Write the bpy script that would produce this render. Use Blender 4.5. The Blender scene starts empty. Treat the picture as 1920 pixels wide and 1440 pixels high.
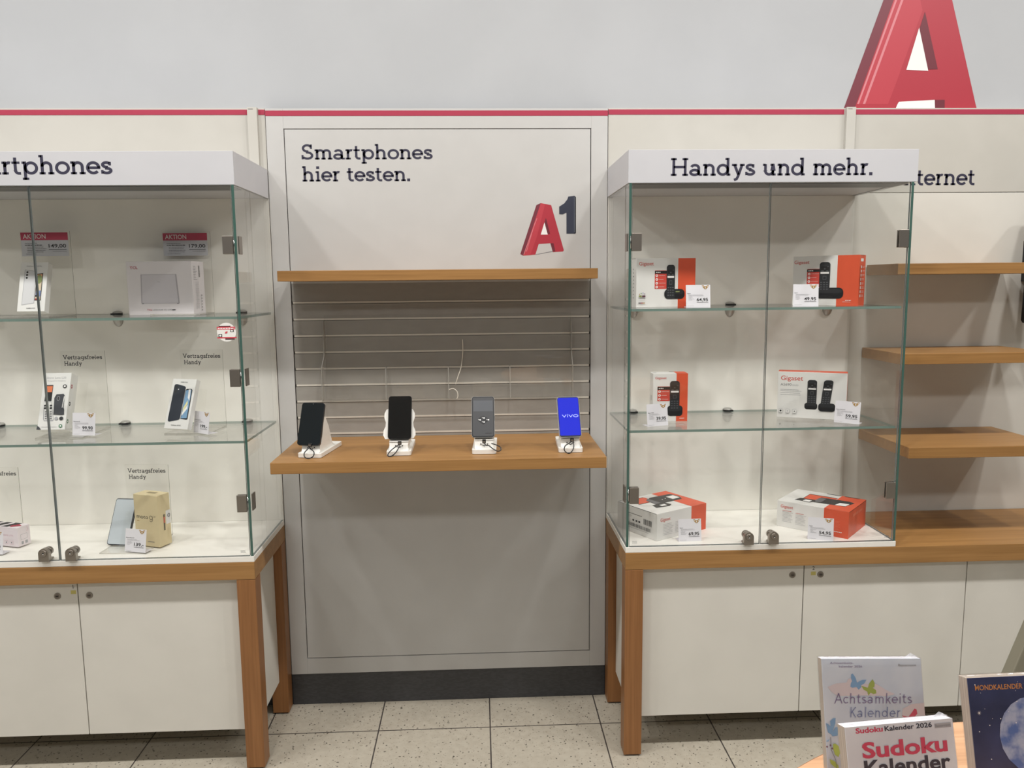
import bpy, math, random
from mathutils import Vector, Matrix
from mathutils.geometry import tessellate_polygon
random.seed(7)
S = bpy.context.scene
COL = S.collection

# ------------------------------------------------------------------ camera
def look(name, loc, yaw, pitch, roll, f_px):
    a, b, c = (math.radians(v) for v in (yaw, pitch, roll))
    fw = Vector((math.sin(a)*math.cos(b), math.cos(a)*math.cos(b), math.sin(b)))
    rt = Vector((math.cos(a), -math.sin(a), 0)); up = rt.cross(fw)
    r2 = math.cos(c)*rt + math.sin(c)*up; u2 = -math.sin(c)*rt + math.cos(c)*up
    cam = bpy.data.cameras.new(name); o = bpy.data.objects.new(name, cam); COL.objects.link(o)
    cam.sensor_fit = 'HORIZONTAL'; cam.sensor_width = 36; cam.lens = f_px/1920*36; cam.clip_start = .02
    m = Matrix((r2, u2, -fw)).transposed().to_4x4(); m.translation = loc; o.matrix_world = m
    return o
S.camera = look('camera', (0.7312, -2.8484, 1.5902), 2.3912, -7.2582, -0.559, 1466.6)

# ------------------------------------------------------------------ light and exposure
S.view_settings.view_transform = 'Standard'; S.view_settings.look = 'None'
S.view_settings.gamma = 1.0; S.view_settings.use_curve_mapping = False
S.view_settings.exposure = 0.0
W = bpy.data.worlds.new('shop_world'); S.world = W; W.use_nodes = True
W.node_tree.nodes['Background'].inputs[0].default_value = (1.0, .985, .955, 1)
W.node_tree.nodes['Background'].inputs[1].default_value = 0.13
def lamp(x, y, z, power, size=.20, col=(1, .98, .95)):
    l = bpy.data.lights.new('ceiling_or_fill_lamp', 'AREA'); l.shape = 'DISK'; l.size = size; l.energy = power; l.color = col
    o = bpy.data.objects.new('ceiling_or_fill_lamp', l); COL.objects.link(o); o.location = (x, y, z); return o
for lx in (-3.1, -2.1, -1.07, -.02, 1.02, 2.06, 3.08, 4.1):
    lamp(lx, -1.5, 3.6, 25.5)
for lx in (-2.6, -.5, 1.55, 3.6):
    lamp(lx, -4.4, 3.6, 22, .5)  # added fill row behind the camera, brightens fronts and lower surfaces
S.cycles.transparent_max_bounces = 24; S.cycles.use_denoising = True

# ------------------------------------------------------------------ materials
def lin(c):
    return tuple(((v/255)/12.92 if v/255 <= .04045 else ((v/255+.055)/1.055)**2.4) for v in c)
MATS = {}
def mat(name, rgb=None, rough=.5, metal=0., spec=.5, linear=None, emit=None, emit_s=1.):
    if name in MATS: return MATS[name]
    m = bpy.data.materials.new(name); m.use_nodes = True; b = m.node_tree.nodes['Principled BSDF']
    c = linear if linear else lin(rgb)
    b.inputs['Base Color'].default_value = (*c, 1); b.inputs['Roughness'].default_value = rough
    b.inputs['Metallic'].default_value = metal; b.inputs['Specular IOR Level'].default_value = spec
    if emit:
        b.inputs['Emission Color'].default_value = (*lin(emit), 1); b.inputs['Emission Strength'].default_value = emit_s
    MATS[name] = m; return m
def nodes(m): return m.node_tree.nodes, m.node_tree.links
def speckle(m, c0, c1, scale=(1, 1, 1), detail=4, lo=.4, hi=.6, bump=0.):
    """procedural variation between two linear colours on object coordinates"""
    n, l = nodes(m); b = n['Principled BSDF']
    tc = n.new('ShaderNodeTexCoord'); mp = n.new('ShaderNodeMapping'); mp.inputs['Scale'].default_value = scale
    nz = n.new('ShaderNodeTexNoise'); nz.inputs['Scale'].default_value = 1; nz.inputs['Detail'].default_value = detail
    cr = n.new('ShaderNodeValToRGB'); cr.color_ramp.elements[0].position = lo; cr.color_ramp.elements[1].position = hi
    cr.color_ramp.elements[0].color = (*c0, 1); cr.color_ramp.elements[1].color = (*c1, 1)
    l.new(tc.outputs['Object'], mp.inputs[0]); l.new(mp.outputs[0], nz.inputs['Vector']); l.new(nz.outputs['Fac'], cr.inputs[0])
    l.new(cr.outputs[0], b.inputs['Base Color'])
    if bump:
        bp = n.new('ShaderNodeBump'); bp.inputs['Strength'].default_value = bump; bp.inputs['Distance'].default_value = .001
        l.new(nz.outputs['Fac'], bp.inputs['Height']); l.new(bp.outputs[0], b.inputs['Normal'])
    return m
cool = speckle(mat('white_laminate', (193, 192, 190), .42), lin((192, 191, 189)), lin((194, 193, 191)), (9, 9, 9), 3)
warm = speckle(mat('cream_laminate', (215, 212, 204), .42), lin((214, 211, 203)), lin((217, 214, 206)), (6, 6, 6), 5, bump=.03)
panelm = speckle(mat('panel_cream_dimmed', (192, 189, 181), .45), lin((191, 188, 180)), lin((194, 191, 183)), (6, 6, 6), 5, bump=.03)  # cream laminate darkened in colour to offset strong lamp light near the top
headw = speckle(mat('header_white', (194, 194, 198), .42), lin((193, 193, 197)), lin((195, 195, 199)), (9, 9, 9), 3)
casew = speckle(mat('case_white_lifted', (240, 237, 230), .42), lin((239, 236, 229)), lin((242, 239, 232)), (6, 6, 6), 5)  # white lifted in colour to stand in for light inside the cases
wallp = speckle(mat('wall_paint', (180, 182, 185), .85), lin((179, 181, 184)), lin((182, 184, 187)), (3, 3, 3), 6, bump=.05)
ceilm = mat('ceiling_paint', (225, 225, 222), .9)
slatm = speckle(mat('grey_slat_laminate', (152, 148, 142), .5), lin((150, 146, 140)), lin((154, 150, 144)), (14, 14, 40), 4)
alu = mat('slat_insert', (214, 208, 198), .4, .1)
plinthm = speckle(mat('dark_plinth', (64, 64, 66), .55), lin((60, 60, 62)), lin((68, 68, 70)), (60, 60, 200), 3)
darkgap = mat('dark_gap', (28, 27, 27), .8)
red = mat('stripe_red', (168, 48, 74), .45)
navy = mat('navy_print', (48, 46, 66), .5)
steel = mat('brushed_steel', (150, 143, 135), .32, .85)
chrome = mat('chrome', (205, 205, 205), .12, 1.)
hole = mat('black_hole', (14, 14, 14), .6)
black = mat('black_plastic', (22, 23, 26), .35)
screen = mat('black_screen', (12, 13, 15), .08, 0, .6)
whitep = mat('white_plastic', (236, 234, 228), .35)
paper = mat('white_paper', (232, 230, 236), .6)
carton = mat('white_carton', (228, 227, 224), .4)
orange = mat('orange_print', (222, 88, 54), .4)
redtext = mat('red_print', (206, 72, 60), .5)
inkb = mat('black_ink', (30, 30, 34), .55)
inkg = mat('grey_ink', (120, 120, 124), .6)
inkl = mat('light_grey_ink', (168, 168, 172), .6)
gold = mat('gold_print', (176, 136, 62), .5)
whitei = mat('white_ink', (238, 236, 234), .5)
handm = mat('handset_print', (37, 39, 42), .4)
handl = mat('handset_key_print', (88, 90, 94), .45)
rubber = mat('rubber', (24, 22, 21), .8)
yellow = mat('yellow_sticker', (196, 186, 110), .7)

def oak(name, along, base=(163, 121, 71)):
    m = mat(name, base, .42); n, l = nodes(m); b = n['Principled BSDF']
    tc = n.new('ShaderNodeTexCoord'); mp = n.new('ShaderNodeMapping')
    sc = {'x': (1.6, 42, 42), 'y': (42, 1.6, 42), 'z': (42, 42, 1.6)}[along]; mp.inputs['Scale'].default_value = sc
    nz = n.new('ShaderNodeTexNoise'); nz.inputs['Scale'].default_value = 1.; nz.inputs['Detail'].default_value = 6; nz.inputs['Distortion'].default_value = 1.1
    mp2 = n.new('ShaderNodeMapping'); mp2.inputs['Scale'].default_value = tuple(v*(5 if v > 10 else 3) for v in sc)
    nz2 = n.new('ShaderNodeTexNoise'); nz2.inputs['Scale'].default_value = 1.; nz2.inputs['Detail'].default_value = 3
    cr = n.new('ShaderNodeValToRGB'); e = cr.color_ramp.elements
    c = lin(base); e[0].position = .3; e[1].position = .72
    e[0].color = (c[0]*.82, c[1]*.79, c[2]*.74, 1); e[1].color = (c[0]*1.08, c[1]*1.09, c[2]*1.12, 1)
    mx = n.new('ShaderNodeMix'); mx.data_type = 'RGBA'; mx.blend_type = 'MULTIPLY'; mx.inputs[0].default_value = .24
    cr2 = n.new('ShaderNodeValToRGB'); cr2.color_ramp.elements[0].position = .35; cr2.color_ramp.elements[0].color = (.55, .5, .45, 1); cr2.color_ramp.elements[1].position = .55
    l.new(tc.outputs['Object'], mp.inputs[0]); l.new(mp.outputs[0], nz.inputs['Vector']); l.new(nz.outputs['Fac'], cr.inputs[0])
    l.new(tc.outputs['Object'], mp2.inputs[0]); l.new(mp2.outputs[0], nz2.inputs['Vector']); l.new(nz2.outputs['Fac'], cr2.inputs[0])
    l.new(cr.outputs[0], mx.inputs[6]); l.new(cr2.outputs[0], mx.inputs[7]); l.new(mx.outputs[2], b.inputs['Base Color'])
    return m
oak_x = oak('oak_along_board', 'x'); oak_z = oak('oak_along_leg', 'z', (147, 100, 58)); oak_y = oak('oak_along_depth', 'y', (152, 108, 64))
beech = oak('beech_table', 'x', (212, 166, 128))

def glassy(name, tint, f0=.04, rough=0., body=None, body_fac=0.):
    """see-through pane: straight transmission plus a Fresnel-weighted mirror reflection"""
    if name in MATS: return MATS[name]
    m = bpy.data.materials.new(name); m.use_nodes = True; n, l = nodes(m); n.clear()
    out = n.new('ShaderNodeOutputMaterial'); tr = n.new('ShaderNodeBsdfTransparent'); tr.inputs[0].default_value = (*tint, 1)
    gl = n.new('ShaderNodeBsdfGlossy'); gl.inputs['Roughness'].default_value = rough
    lw = n.new('ShaderNodeLayerWeight'); lw.inputs[0].default_value = .5
    p = n.new('ShaderNodeMath'); p.operation = 'POWER'; p.inputs[1].default_value = 5.
    k = n.new('ShaderNodeMath'); k.operation = 'MULTIPLY_ADD'; k.inputs[1].default_value = 1-f0; k.inputs[2].default_value = f0
    mx = n.new('ShaderNodeMixShader'); l.new(lw.outputs['Facing'], p.inputs[0]); l.new(p.outputs[0], k.inputs[0]); l.new(k.outputs[0], mx.inputs[0])
    src = tr.outputs[0]
    if body_fac:
        df = n.new('ShaderNodeBsdfDiffuse'); df.inputs[0].default_value = (*body, 1); m2 = n.new('ShaderNodeMixShader')
        m2.inputs[0].default_value = body_fac; l.new(tr.outputs[0], m2.inputs[1]); l.new(df.outputs[0], m2.inputs[2]); src = m2.outputs[0]
    l.new(src, mx.inputs[1]); l.new(gl.outputs[0], mx.inputs[2]); l.new(mx.outputs[0], out.inputs[0]); MATS[name] = m; return m
glass = glassy('clear_glass', (.994, .998, .995), .026)
gedge = mat('glass_edge_dark', (66, 96, 88), .12, 0, .6)
gedge_l = mat('glass_edge_light', (120, 142, 134), .12, 0, .6)
gedge_g = mat('glass_edge_grey', (104, 112, 112), .12, 0, .6)
acryl = glassy('clear_acrylic', (.994, .994, .990), .022, .02)
acedge = glassy('acrylic_edge', (.8, .79, .76), .1, .1, (.75, .73, .68), .3)
acline = glassy('acrylic_shaded_edge', (.42, .41, .38), .08, .1, (.3, .29, .27), .3)

def floor_mat():
    m = mat('speckled_tile', (196, 186, 166), .38); n, l = nodes(m); b = n['Principled BSDF']
    tc = n.new('ShaderNodeTexCoord'); sx = n.new('ShaderNodeSeparateXYZ'); l.new(tc.outputs['Object'], sx.inputs[0])
    def M(op, a, bb=None, c=None):
        k = n.new('ShaderNodeMath'); k.operation = op
        for i, v in enumerate((a, bb, c)):
            if v is None: continue
            if isinstance(v, (int, float)): k.inputs[i].default_value = v
            else: l.new(v, k.inputs[i])
        return k.outputs[0]
    td = .4019
    def gr(s, o):
        f = M('FRACT', M('DIVIDE', M('SUBTRACT', s, o), td)); d = M('MINIMUM', f, M('SUBTRACT', 1., f)); return M('LESS_THAN', d, .0024/td)
    grout = M('MAXIMUM', gr(sx.outputs[0], .3491), gr(sx.outputs[1], -.1926))
    def specks(scale, thr, keep):
        vo = n.new('ShaderNodeTexVoronoi'); vo.inputs['Scale'].default_value = scale
        nz = n.new('ShaderNodeTexNoise'); nz.inputs['Scale'].default_value = scale*1.6
        ad = n.new('ShaderNodeVectorMath'); ad.operation = 'MULTIPLY_ADD'; ad.inputs[1].default_value = (.012, .012, 0)
        l.new(nz.outputs['Color'], ad.inputs[0]); l.new(tc.outputs['Object'], ad.inputs[2]); l.new(tc.outputs['Object'], nz.inputs['Vector'])
        l.new(ad.outputs[0], vo.inputs['Vector'])
        sp = n.new('ShaderNodeSeparateColor'); l.new(vo.outputs['Color'], sp.inputs[0])
        return M('MULTIPLY', M('LESS_THAN', vo.outputs['Distance'], thr), M('LESS_THAN', sp.outputs[0], keep))
    s1 = specks(72, .19, .58); s2 = specks(165, .24, .34); s3 = specks(46, .25, .12)
    nz = n.new('ShaderNodeTexNoise'); nz.inputs['Scale'].default_value = 40; nz.inputs['Detail'].default_value = 8
    l.new(tc.outputs['Object'], nz.inputs['Vector'])
    cr = n.new('ShaderNodeValToRGB'); cr.color_ramp.elements[0].color = (*lin((174, 166, 151)), 1); cr.color_ramp.elements[1].color = (*lin((182, 175, 160)), 1)
    cr.color_ramp.elements[0].position = .35; cr.color_ramp.elements[1].position = .65; l.new(nz.outputs['Fac'], cr.inputs[0])
    def mix(f, a, bcol):
        x = n.new('ShaderNodeMix'); x.data_type = 'RGBA'; l.new(f, x.inputs[0]); l.new(a, x.inputs[6]); x.inputs[7].default_value = (*lin(bcol), 1); return x.outputs[2]
    c = mix(M('MULTIPLY', s3, .35), cr.outputs[0], (122, 114, 98)); c = mix(M('MULTIPLY', s2, .6), c, (98, 88, 74)); c = mix(M('MULTIPLY', s1, .85), c, (52, 45, 39)); c = mix(grout, c, (74, 68, 65))
    l.new(c, b.inputs['Base Color'])
    bp = n.new('ShaderNodeBump'); bp.inputs['Strength'].default_value = .4; bp.inputs['Distance'].default_value = .002; bp.invert = True
    l.new(grout, bp.inputs['Height']); l.new(bp.outputs[0], b.inputs['Normal'])
    return m

# ------------------------------------------------------------------ mesh builder
class MB:
    def __init__(s): s.v = []; s.f = []; s.m = []; s.sm = []; s.mats = []
    def mi(s, m):
        if m not in s.mats: s.mats.append(m)
        return s.mats.index(m)
    def face(s, pts, m, smooth=False):
        i = len(s.v); s.v += [tuple(p) for p in pts]; s.f.append(list(range(i, i+len(pts)))); s.m.append(s.mi(m)); s.sm.append(smooth)
    def grid(s, rings, m, smooth=True, closed=True, caps=True):
        i = len(s.v); k = len(rings[0])
        for r in rings: s.v += [tuple(p) for p in r]
        for a in range(len(rings)-1):
            for b in range(k if closed else k-1):
                b2 = (b+1) % k
                s.f.append([i+a*k+b, i+a*k+b2, i+(a+1)*k+b2, i+(a+1)*k+b]); s.m.append(s.mi(m)); s.sm.append(smooth)
        if caps:
            for r0, fl in ((0, True), (len(rings)-1, False)):
                q = [i+r0*k+b for b in range(k)]; s.f.append(q[::-1] if fl else q); s.m.append(s.mi(m)); s.sm.append(False)
    def box(s, x0, x1, y0, y1, z0, z1, m, edge=None, thin=None):
        """thin: axis across the pane; the four narrow sides then take the edge material"""
        i = len(s.v)
        s.v += [(x, y, z) for x in (x0, x1) for y in (y0, y1) for z in (z0, z1)]
        F = {'-x': (0, 1, 3, 2), '+x': (4, 6, 7, 5), '-y': (0, 4, 5, 1), '+y': (2, 3, 7, 6), '-z': (0, 2, 6, 4), '+z': (1, 5, 7, 3)}
        for k, q in F.items():
            mm = m if (edge is None or k[1] == thin) else edge
            s.f.append([i+j for j in q]); s.m.append(s.mi(mm)); s.sm.append(False)
        return s
    def prism(s, pts, axis, a, b, m, smooth=False):
        """extrude a 2D outline along axis; x:(y,z) y:(x,z) z:(x,y)"""
        def P(p, t): return {'x': (t, p[0], p[1]), 'y': (p[0], t, p[1]), 'z': (p[0], p[1], t)}[axis]
        n = len(pts); i = len(s.v); s.v += [P(p, a) for p in pts]+[P(p, b) for p in pts]
        for k in range(n):
            s.f.append([i+k, i+(k+1) % n, i+n+(k+1) % n, i+n+k]); s.m.append(s.mi(m)); s.sm.append(smooth)
        for tri in tessellate_polygon([[Vector((p[0], p[1], 0)) for p in pts]]):
            s.f.append([i+j for j in tri]); s.m.append(s.mi(m)); s.sm.append(False)
            s.f.append([i+n+j for j in tri][::-1]); s.m.append(s.mi(m)); s.sm.append(False)
        return s
    def cyl(s, p0, p1, r, m, n=24, r1=None):
        p0 = Vector(p0); p1 = Vector(p1); d = (p1-p0).normalized()
        a = d.orthogonal().normalized(); b = d.cross(a); r1 = r if r1 is None else r1
        s.grid([[p+(a*math.cos(t*2*math.pi/n)+b*math.sin(t*2*math.pi/n))*rr for t in range(n)] for p, rr in ((p0, r), (p1, r1))], m); return s
    def tube(s, pts, r, m, n=8, sub=6):
        P = [Vector(p) for p in pts]; C = []
        for i in range(len(P)-1):
            a, b, c, d = P[max(i-1, 0)], P[i], P[i+1], P[min(i+2, len(P)-1)]
            for k in range(sub):
                t = k/sub; C.append(.5*((2*b)+(c-a)*t+(2*a-5*b+4*c-d)*t*t+(3*b-a-3*c+d)*t**3))
        C.append(P[-1]); R = []; ref = Vector((.31, .22, .92))
        for i, p in enumerate(C):
            d = (C[min(i+1, len(C)-1)]-C[max(i-1, 0)]).normalized(); u = d.cross(ref).normalized(); w = u.cross(d); ref = w
            R.append([p+(u*math.cos(2*math.pi*k/n)+w*math.sin(2*math.pi*k/n))*r for k in range(n)])
        s.grid(R, m); return s
    def build(s, name, parent=None, bevel=0, seg=2, label=None):
        me = bpy.data.meshes.new(name); me.from_pydata(s.v, [], s.f); me.update()
        for m in s.mats: me.materials.append(m)
        for p, mi, sm in zip(me.polygons, s.m, s.sm): p.material_index = mi; p.use_smooth = sm
        o = bpy.data.objects.new(name, me); COL.objects.link(o)
        if parent: o.parent = parent
        if bevel:
            # weld is not needed: every box has shared corners
            b = o.modifiers.new('bevel', 'BEVEL'); b.width = bevel; b.segments = seg; b.limit_method = 'ANGLE'; b.angle_limit = math.radians(40)
        if label: o['label'] = label
        return o
def tag(o, label, cat, group=None, kind=None):
    o['label'] = label; o['category'] = cat
    if group: o['group'] = group
    if kind: o['kind'] = kind
    return o
def thing(name, label, cat, loc=(0, 0, 0), yaw=0., lean=0., group=None):
    o = bpy.data.objects.new(name, None); COL.objects.link(o); o.empty_display_size = .05
    o.location = loc; o.rotation_euler = (math.radians(-lean), 0, math.radians(yaw)); return tag(o, label, cat, group)
def struct(name, mb, kind='structure', **k):
    o = mb.build(name, **k); o['kind'] = kind; return o
def rrect(x0, x1, y0, y1, r, n=5):
    P = []
    for cx, cy, a0 in ((x1-r, y0+r, -90), (x1-r, y1-r, 0), (x0+r, y1-r, 90), (x0+r, y0+r, 180)):
        for k in range(n+1):
            a = math.radians(a0+90*k/n); P.append((cx+r*math.cos(a), cy+r*math.sin(a)))
    return P
def ell(cx, cy, rx, ry=None, n=28): 
    ry = rx if ry is None else ry
    return [(cx+rx*math.cos(2*math.pi*k/n), cy+ry*math.sin(2*math.pi*k/n)) for k in range(n)]

# ------------------------------------------------------------------ lettering
XH = .667
def arc(cx, cy, rx, ry, a0, a1, n=22):
    return [(cx+rx*math.cos(math.radians(a0+(a1-a0)*k/n)), cy+ry*math.sin(math.radians(a0+(a1-a0)*k/n))) for k in range(n+1)]
def seg(*p): return list(p)
# glyph = advance, strokes, serifs (bars), drawn on centre lines with capital height 1
t_ = XH-.06
GL = {
 'n': (.74, [seg((.17, 0), (.17, XH)), arc(.37, .40, .2, .205, 180, 0)+[(.57, 0)]], [(.03, .17, t_), (.03, .31, .06), (.43, .71, .06)]),
 'm': (1.09, [seg((.17, 0), (.17, XH)), arc(.355, .42, .185, .185, 180, 0)+[(.54, 0)], arc(.725, .42, .185, .185, 180, 0)+[(.91, 0)]], [(.03, .17, t_), (.03, .31, .06), (.41, .66, .06), (.78, 1.05, .06)]),
 'h': (.76, [seg((.17, 0), (.17, 1)), arc(.37, .40, .2, .205, 180, 0)+[(.57, 0)]], [(.03, .17, .94), (.03, .31, .06), (.43, .71, .06)]),
 'i': (.36, [seg((.18, 0), (.18, XH))], [(.04, .18, t_), (.04, .32, .06), ('d', .18, .90)]),
 'r': (.47, [seg((.17, 0), (.17, XH)), arc(.36, .38, .19, .225, 180, 70)], [(.03, .17, t_), (.03, .33, .06)]),
 't': (.45, [seg((.18, .87), (.18, .21))+arc(.33, .21, .15, .15, 180, 270)+[(.42, .06)]], [(.02, .39, t_)]),
 'p': (.79, [seg((.17, -.28), (.17, XH)), arc(.445, .333, .255, .268, 0, 360, 40)], [(.03, .17, t_), (.03, .33, -.22)]),
 'd': (.79, [seg((.60, 0), (.60, 1)), arc(.335, .333, .255, .268, 0, 360, 40)], [(.46, .60, .94), (.60, .74, .06)]),
 'o': (.68, [arc(.34, .333, .27, .268, 0, 360, 40)], []),
 'e': (.66, [arc(.335, .333, .26, .268, 0, 318, 34), seg((.09, .333), (.66, .333))], []),
 's': (.56, [arc(.285, .487, .17, .115, 35, 270)+arc(.285, .187, .2, .122, 90, -145)], [('v', .445, .45, .64), ('v', .085, .03, .22)]),
 'a': (.70, [arc(.31, .43, .2, .172, 158, 0)+[(.51, .1), (.54, .06)], arc(.295, .19, .215, .135, 0, 360, 34)], [(.51, .68, .06)]),
 'u': (.78, [seg((.17, XH-.02), (.17, .27))+arc(.37, .27, .2, .205, 180, 360)+[(.57, .27), (.57, XH)], seg((.57, .3), (.57, 0))], [(.03, .17, t_), (.43, .57, t_), (.57, .72, .06)]),
 'y': (.70, [seg((.15, XH-.04), (.375, .05)), seg((.56, XH-.04), (.345, -.06), (.27, -.2), (.14, -.24))], [(.02, .29, t_), (.44, .69, t_)]),
 'g': (.74, [arc(.33, .36, .235, .24, 0, 360, 36), seg((.565, XH-.03), (.565, -.08))+arc(.36, -.08, .205, .15, 0, -150)], [(.565, .70, t_)]),
 'f': (.46, [seg((.18, 0), (.18, .74))+arc(.36, .74, .18, .2, 180, 75)], [(.03, .39, t_), (.03, .33, .06)]),
 'V': (.95, [seg((.15, .95), (.46, .04)), seg((.79, .95), (.46, .04))], [(0, .31, .94), (.63, .94, .94)]),
 'H': (.98, [seg((.18, 0), (.18, 1)), seg((.78, 0), (.78, 1)), seg((.18, .5), (.78, .5))], [(.03, .33, .06), (.63, .93, .06), (.03, .33, .94), (.63, .93, .94)]),
 'S': (.77, [arc(.375, .73, .235, .2, 28, 270)+arc(.375, .265, .275, .2, 90, -150)], [('v', .60, .70, .98), ('v', .095, .02, .30)]),
 'I': (.42, [seg((.2, 0), (.2, 1))], [(.04, .36, .06), (.04, .36, .94)]),
 'A': (.86, [seg((.05, 0), (.42, 1)), seg((.42, 1), (.80, 0)), seg((.18, .36), (.68, .36))], []),
 'c': (.58, [arc(.335, .333, .26, .268, 45, 315, 30)], []),
 'k': (.62, [seg((.15, 0), (.15, 1)), seg((.52, .62), (.16, .28)), seg((.26, .38), (.54, 0))], []),
 'K': (.74, [seg((.15, 0), (.15, 1)), seg((.62, .98), (.16, .42)), seg((.28, .55), (.66, 0))], []),
 'l': (.34, [seg((.17, 0), (.17, 1))], []),
 '.': (.30, [], [('d', .13, .08)]),
 ' ': (.36, [], []),
}
def ribbon(P, w):
    P = [Vector((p[0], p[1])) for p in P]; L = []; R = []
    for i, p in enumerate(P):
        a = (p-P[i-1]).normalized() if i else None; b = (P[i+1]-p).normalized() if i < len(P)-1 else None
        if a is None or b is None:
            d = a or b; k = 1.
            if i == 0 and (P[0]-P[-1]).length < 1e-6: d = ((P[1]-P[0]).normalized()+(P[-1]-P[-2]).normalized()).normalized()
            if i == len(P)-1 and (P[0]-P[-1]).length < 1e-6: d = ((P[1]-P[0]).normalized()+(P[-1]-P[-2]).normalized()).normalized()
        else:
            d = (a+b); d = d.normalized() if d.length > 1e-6 else a; k = 1/max(.5, d.dot(a))
        nrm = Vector((-d.y, d.x))*(w/2)*k; L.append(p+nrm); R.append(p-nrm)
    return [[L[i], R[i], R[i+1], L[i+1]] for i in range(len(P)-1)]
def slab(text, w=.142, ws=.115, serif=True, slant=0., sp=0.):
    x = 0; Q = []
    for ch in text:
        adv, st, se = GL[ch]
        for s in st: Q += [[(x+p[0]+slant*p[1], p[1]) for p in q] for q in ribbon(s, w)]
        for b in se:
            if b[0] == 'd': k = w*.62; q = [(b[1]-k, b[2]-k), (b[1]+k, b[2]-k), (b[1]+k, b[2]+k), (b[1]-k, b[2]+k)]
            elif not serif: continue
            elif b[0] == 'v': q = [(b[1]-ws/2, b[2]), (b[1]+ws/2, b[2]), (b[1]+ws/2, b[3]), (b[1]-ws/2, b[3])]
            else: q = [(b[0], b[2]-ws/2), (b[1], b[2]-ws/2), (b[1], b[2]+ws/2), (b[0], b[2]+ws/2)]
            Q.append([(x+p[0]+slant*p[1], p[1]) for p in q])
        if not serif and ch == 't': Q += [[(x+p[0]+slant*p[1], p[1]) for p in q] for q in ribbon([(.0, .62), (.38, .62)], w)]
        x += adv+sp
    return Q, x-sp
_tc = {}
def sans(text, bold=0.):
    """the built-in sans face as polygons, capital height 1"""
    key = (text, bold)
    if key in _tc: return _tc[key]
    def raw(t):
        c = bpy.data.curves.new('lettering_source', 'FONT'); c.body = t; c.size = 1; c.fill_mode = 'BOTH'; c.resolution_u = 3; c.offset = bold
        o = bpy.data.objects.new('lettering_source', c); COL.objects.link(o); dg = bpy.context.evaluated_depsgraph_get()
        me = o.evaluated_get(dg).to_mesh(); P = [[(me.vertices[i].co.x, me.vertices[i].co.y) for i in p.vertices] for p in me.polygons]
        o.evaluated_get(dg).to_mesh_clear(); bpy.data.objects.remove(o); bpy.data.curves.remove(c); return P
    if 'cap' not in _tc: _tc['cap'] = max(y for p in raw('H') for _, y in p)
    k = 1/_tc['cap']; P = [[(x*k, y*k) for x, y in p] for p in raw(text)]
    x0 = min(x for p in P for x, _ in p); P = [[(x-x0, y) for x, y in p] for p in P]
    _tc[key] = (P, max(x for p in P for x, _ in p)); return _tc[key]

class Art(MB):
    """flat print on a face: origin O, right U, up V, normal N; later layers lie a hair in front"""
    def __init__(s, O, U, V, N, step=.00025):
        super().__init__(); s.O, s.U, s.V, s.N = (Vector(q) for q in (O, U, V, N)); s.step = step; s.layer = 1; s.shear = 0.
    def P(s, p): return s.O+s.U*(p[0]+s.shear*p[1])+s.V*p[1]+s.N*(s.step*s.layer)
    def poly(s, pts, m, up=1):
        for tri in tessellate_polygon([[Vector((p[0], p[1], 0)) for p in pts]]):
            q = [Vector((pts[i][0], pts[i][1])) for i in tri]
            if (q[1]-q[0]).cross(q[2]-q[0]) < 0: q = q[::-1]
            s.face([s.P(p) for p in q], m)
        s.layer += up*.25; return s
    def rect(s, x0, x1, y0, y1, m): s.face([s.P(p) for p in ((x0, y0), (x1, y0), (x1, y1), (x0, y1))], m); s.layer += .25; return s
    def rr(s, x0, x1, y0, y1, r, m): return s.poly(rrect(min(x0, x1), max(x0, x1), min(y0, y1), max(y0, y1), r), m)
    def dot(s, cx, cy, rx, m, ry=None): return s.poly(ell(cx, cy, rx, ry, 20), m)
    def ring(s, cx, cy, r, w, m, ry=None):
        ry = r if ry is None else ry; k = ry/r
        for a, b in zip(ell(0, 0, 1, 1, 24), ell(0, 0, 1, 1, 24)[1:]+ell(0, 0, 1, 1, 24)[:1]):
            s.face([s.P((cx+p[0]*q, cy+p[1]*q*k)) for p, q in ((a, r-w), (a, r), (b, r), (b, r-w))], m)
        s.layer += .25; return s
    def _put(s, Q, wid, x, y, h, m, width, align):
        kx = (width/wid) if width else h; tot = wid*kx; x -= {'l': 0, 'c': tot/2, 'r': tot}[align]
        for q in Q: s.face([s.P((x+p[0]*kx, y+p[1]*h)) for p in q], m)
        s.layer += .25; return s
    def slab(s, t, x, y, h, m, width=None, align='l', **k): Q, w = slab(t, **k); return s._put(Q, w, x, y, h, m, width, align)
    def txt(s, t, x, y, h, m, width=None, align='l', bold=0.): Q, w = sans(t, bold); return s._put(Q, w, x, y, h, m, width, align)
    def bars(s, x0, x1, ys, th, m, ragged=.35):
        """lines of print too small to read in the photograph"""
        for y in ys:
            e = x1-(x1-x0)*random.random()*ragged; x = x0
            while x < e:
                w = max(th*1.2, (x1-x0)*random.uniform(.05, .16)); k = th*random.uniform(.62, .8); s.face([s.P(p) for p in ((x, y), (min(x+w, e), y), (min(x+w, e), y+k), (x, y+k))], m); x += w+th*.35
        s.layer += .25; return s
def front(w=0, h=0, y=0.): return Art((-w/2, y, 0), (1, 0, 0), (0, 0, 1), (0, -1, 0))
def right(w, d): return Art((w/2, 0, 0), (0, 1, 0), (0, 0, 1), (1, 0, 0))
def left(w, d): return Art((-w/2, d, 0), (0, -1, 0), (0, 0, 1), (-1, 0, 0))
def top(w, h): return Art((-w/2, 0, h), (1, 0, 0), (0, 1, 0), (0, 0, 1))
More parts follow.
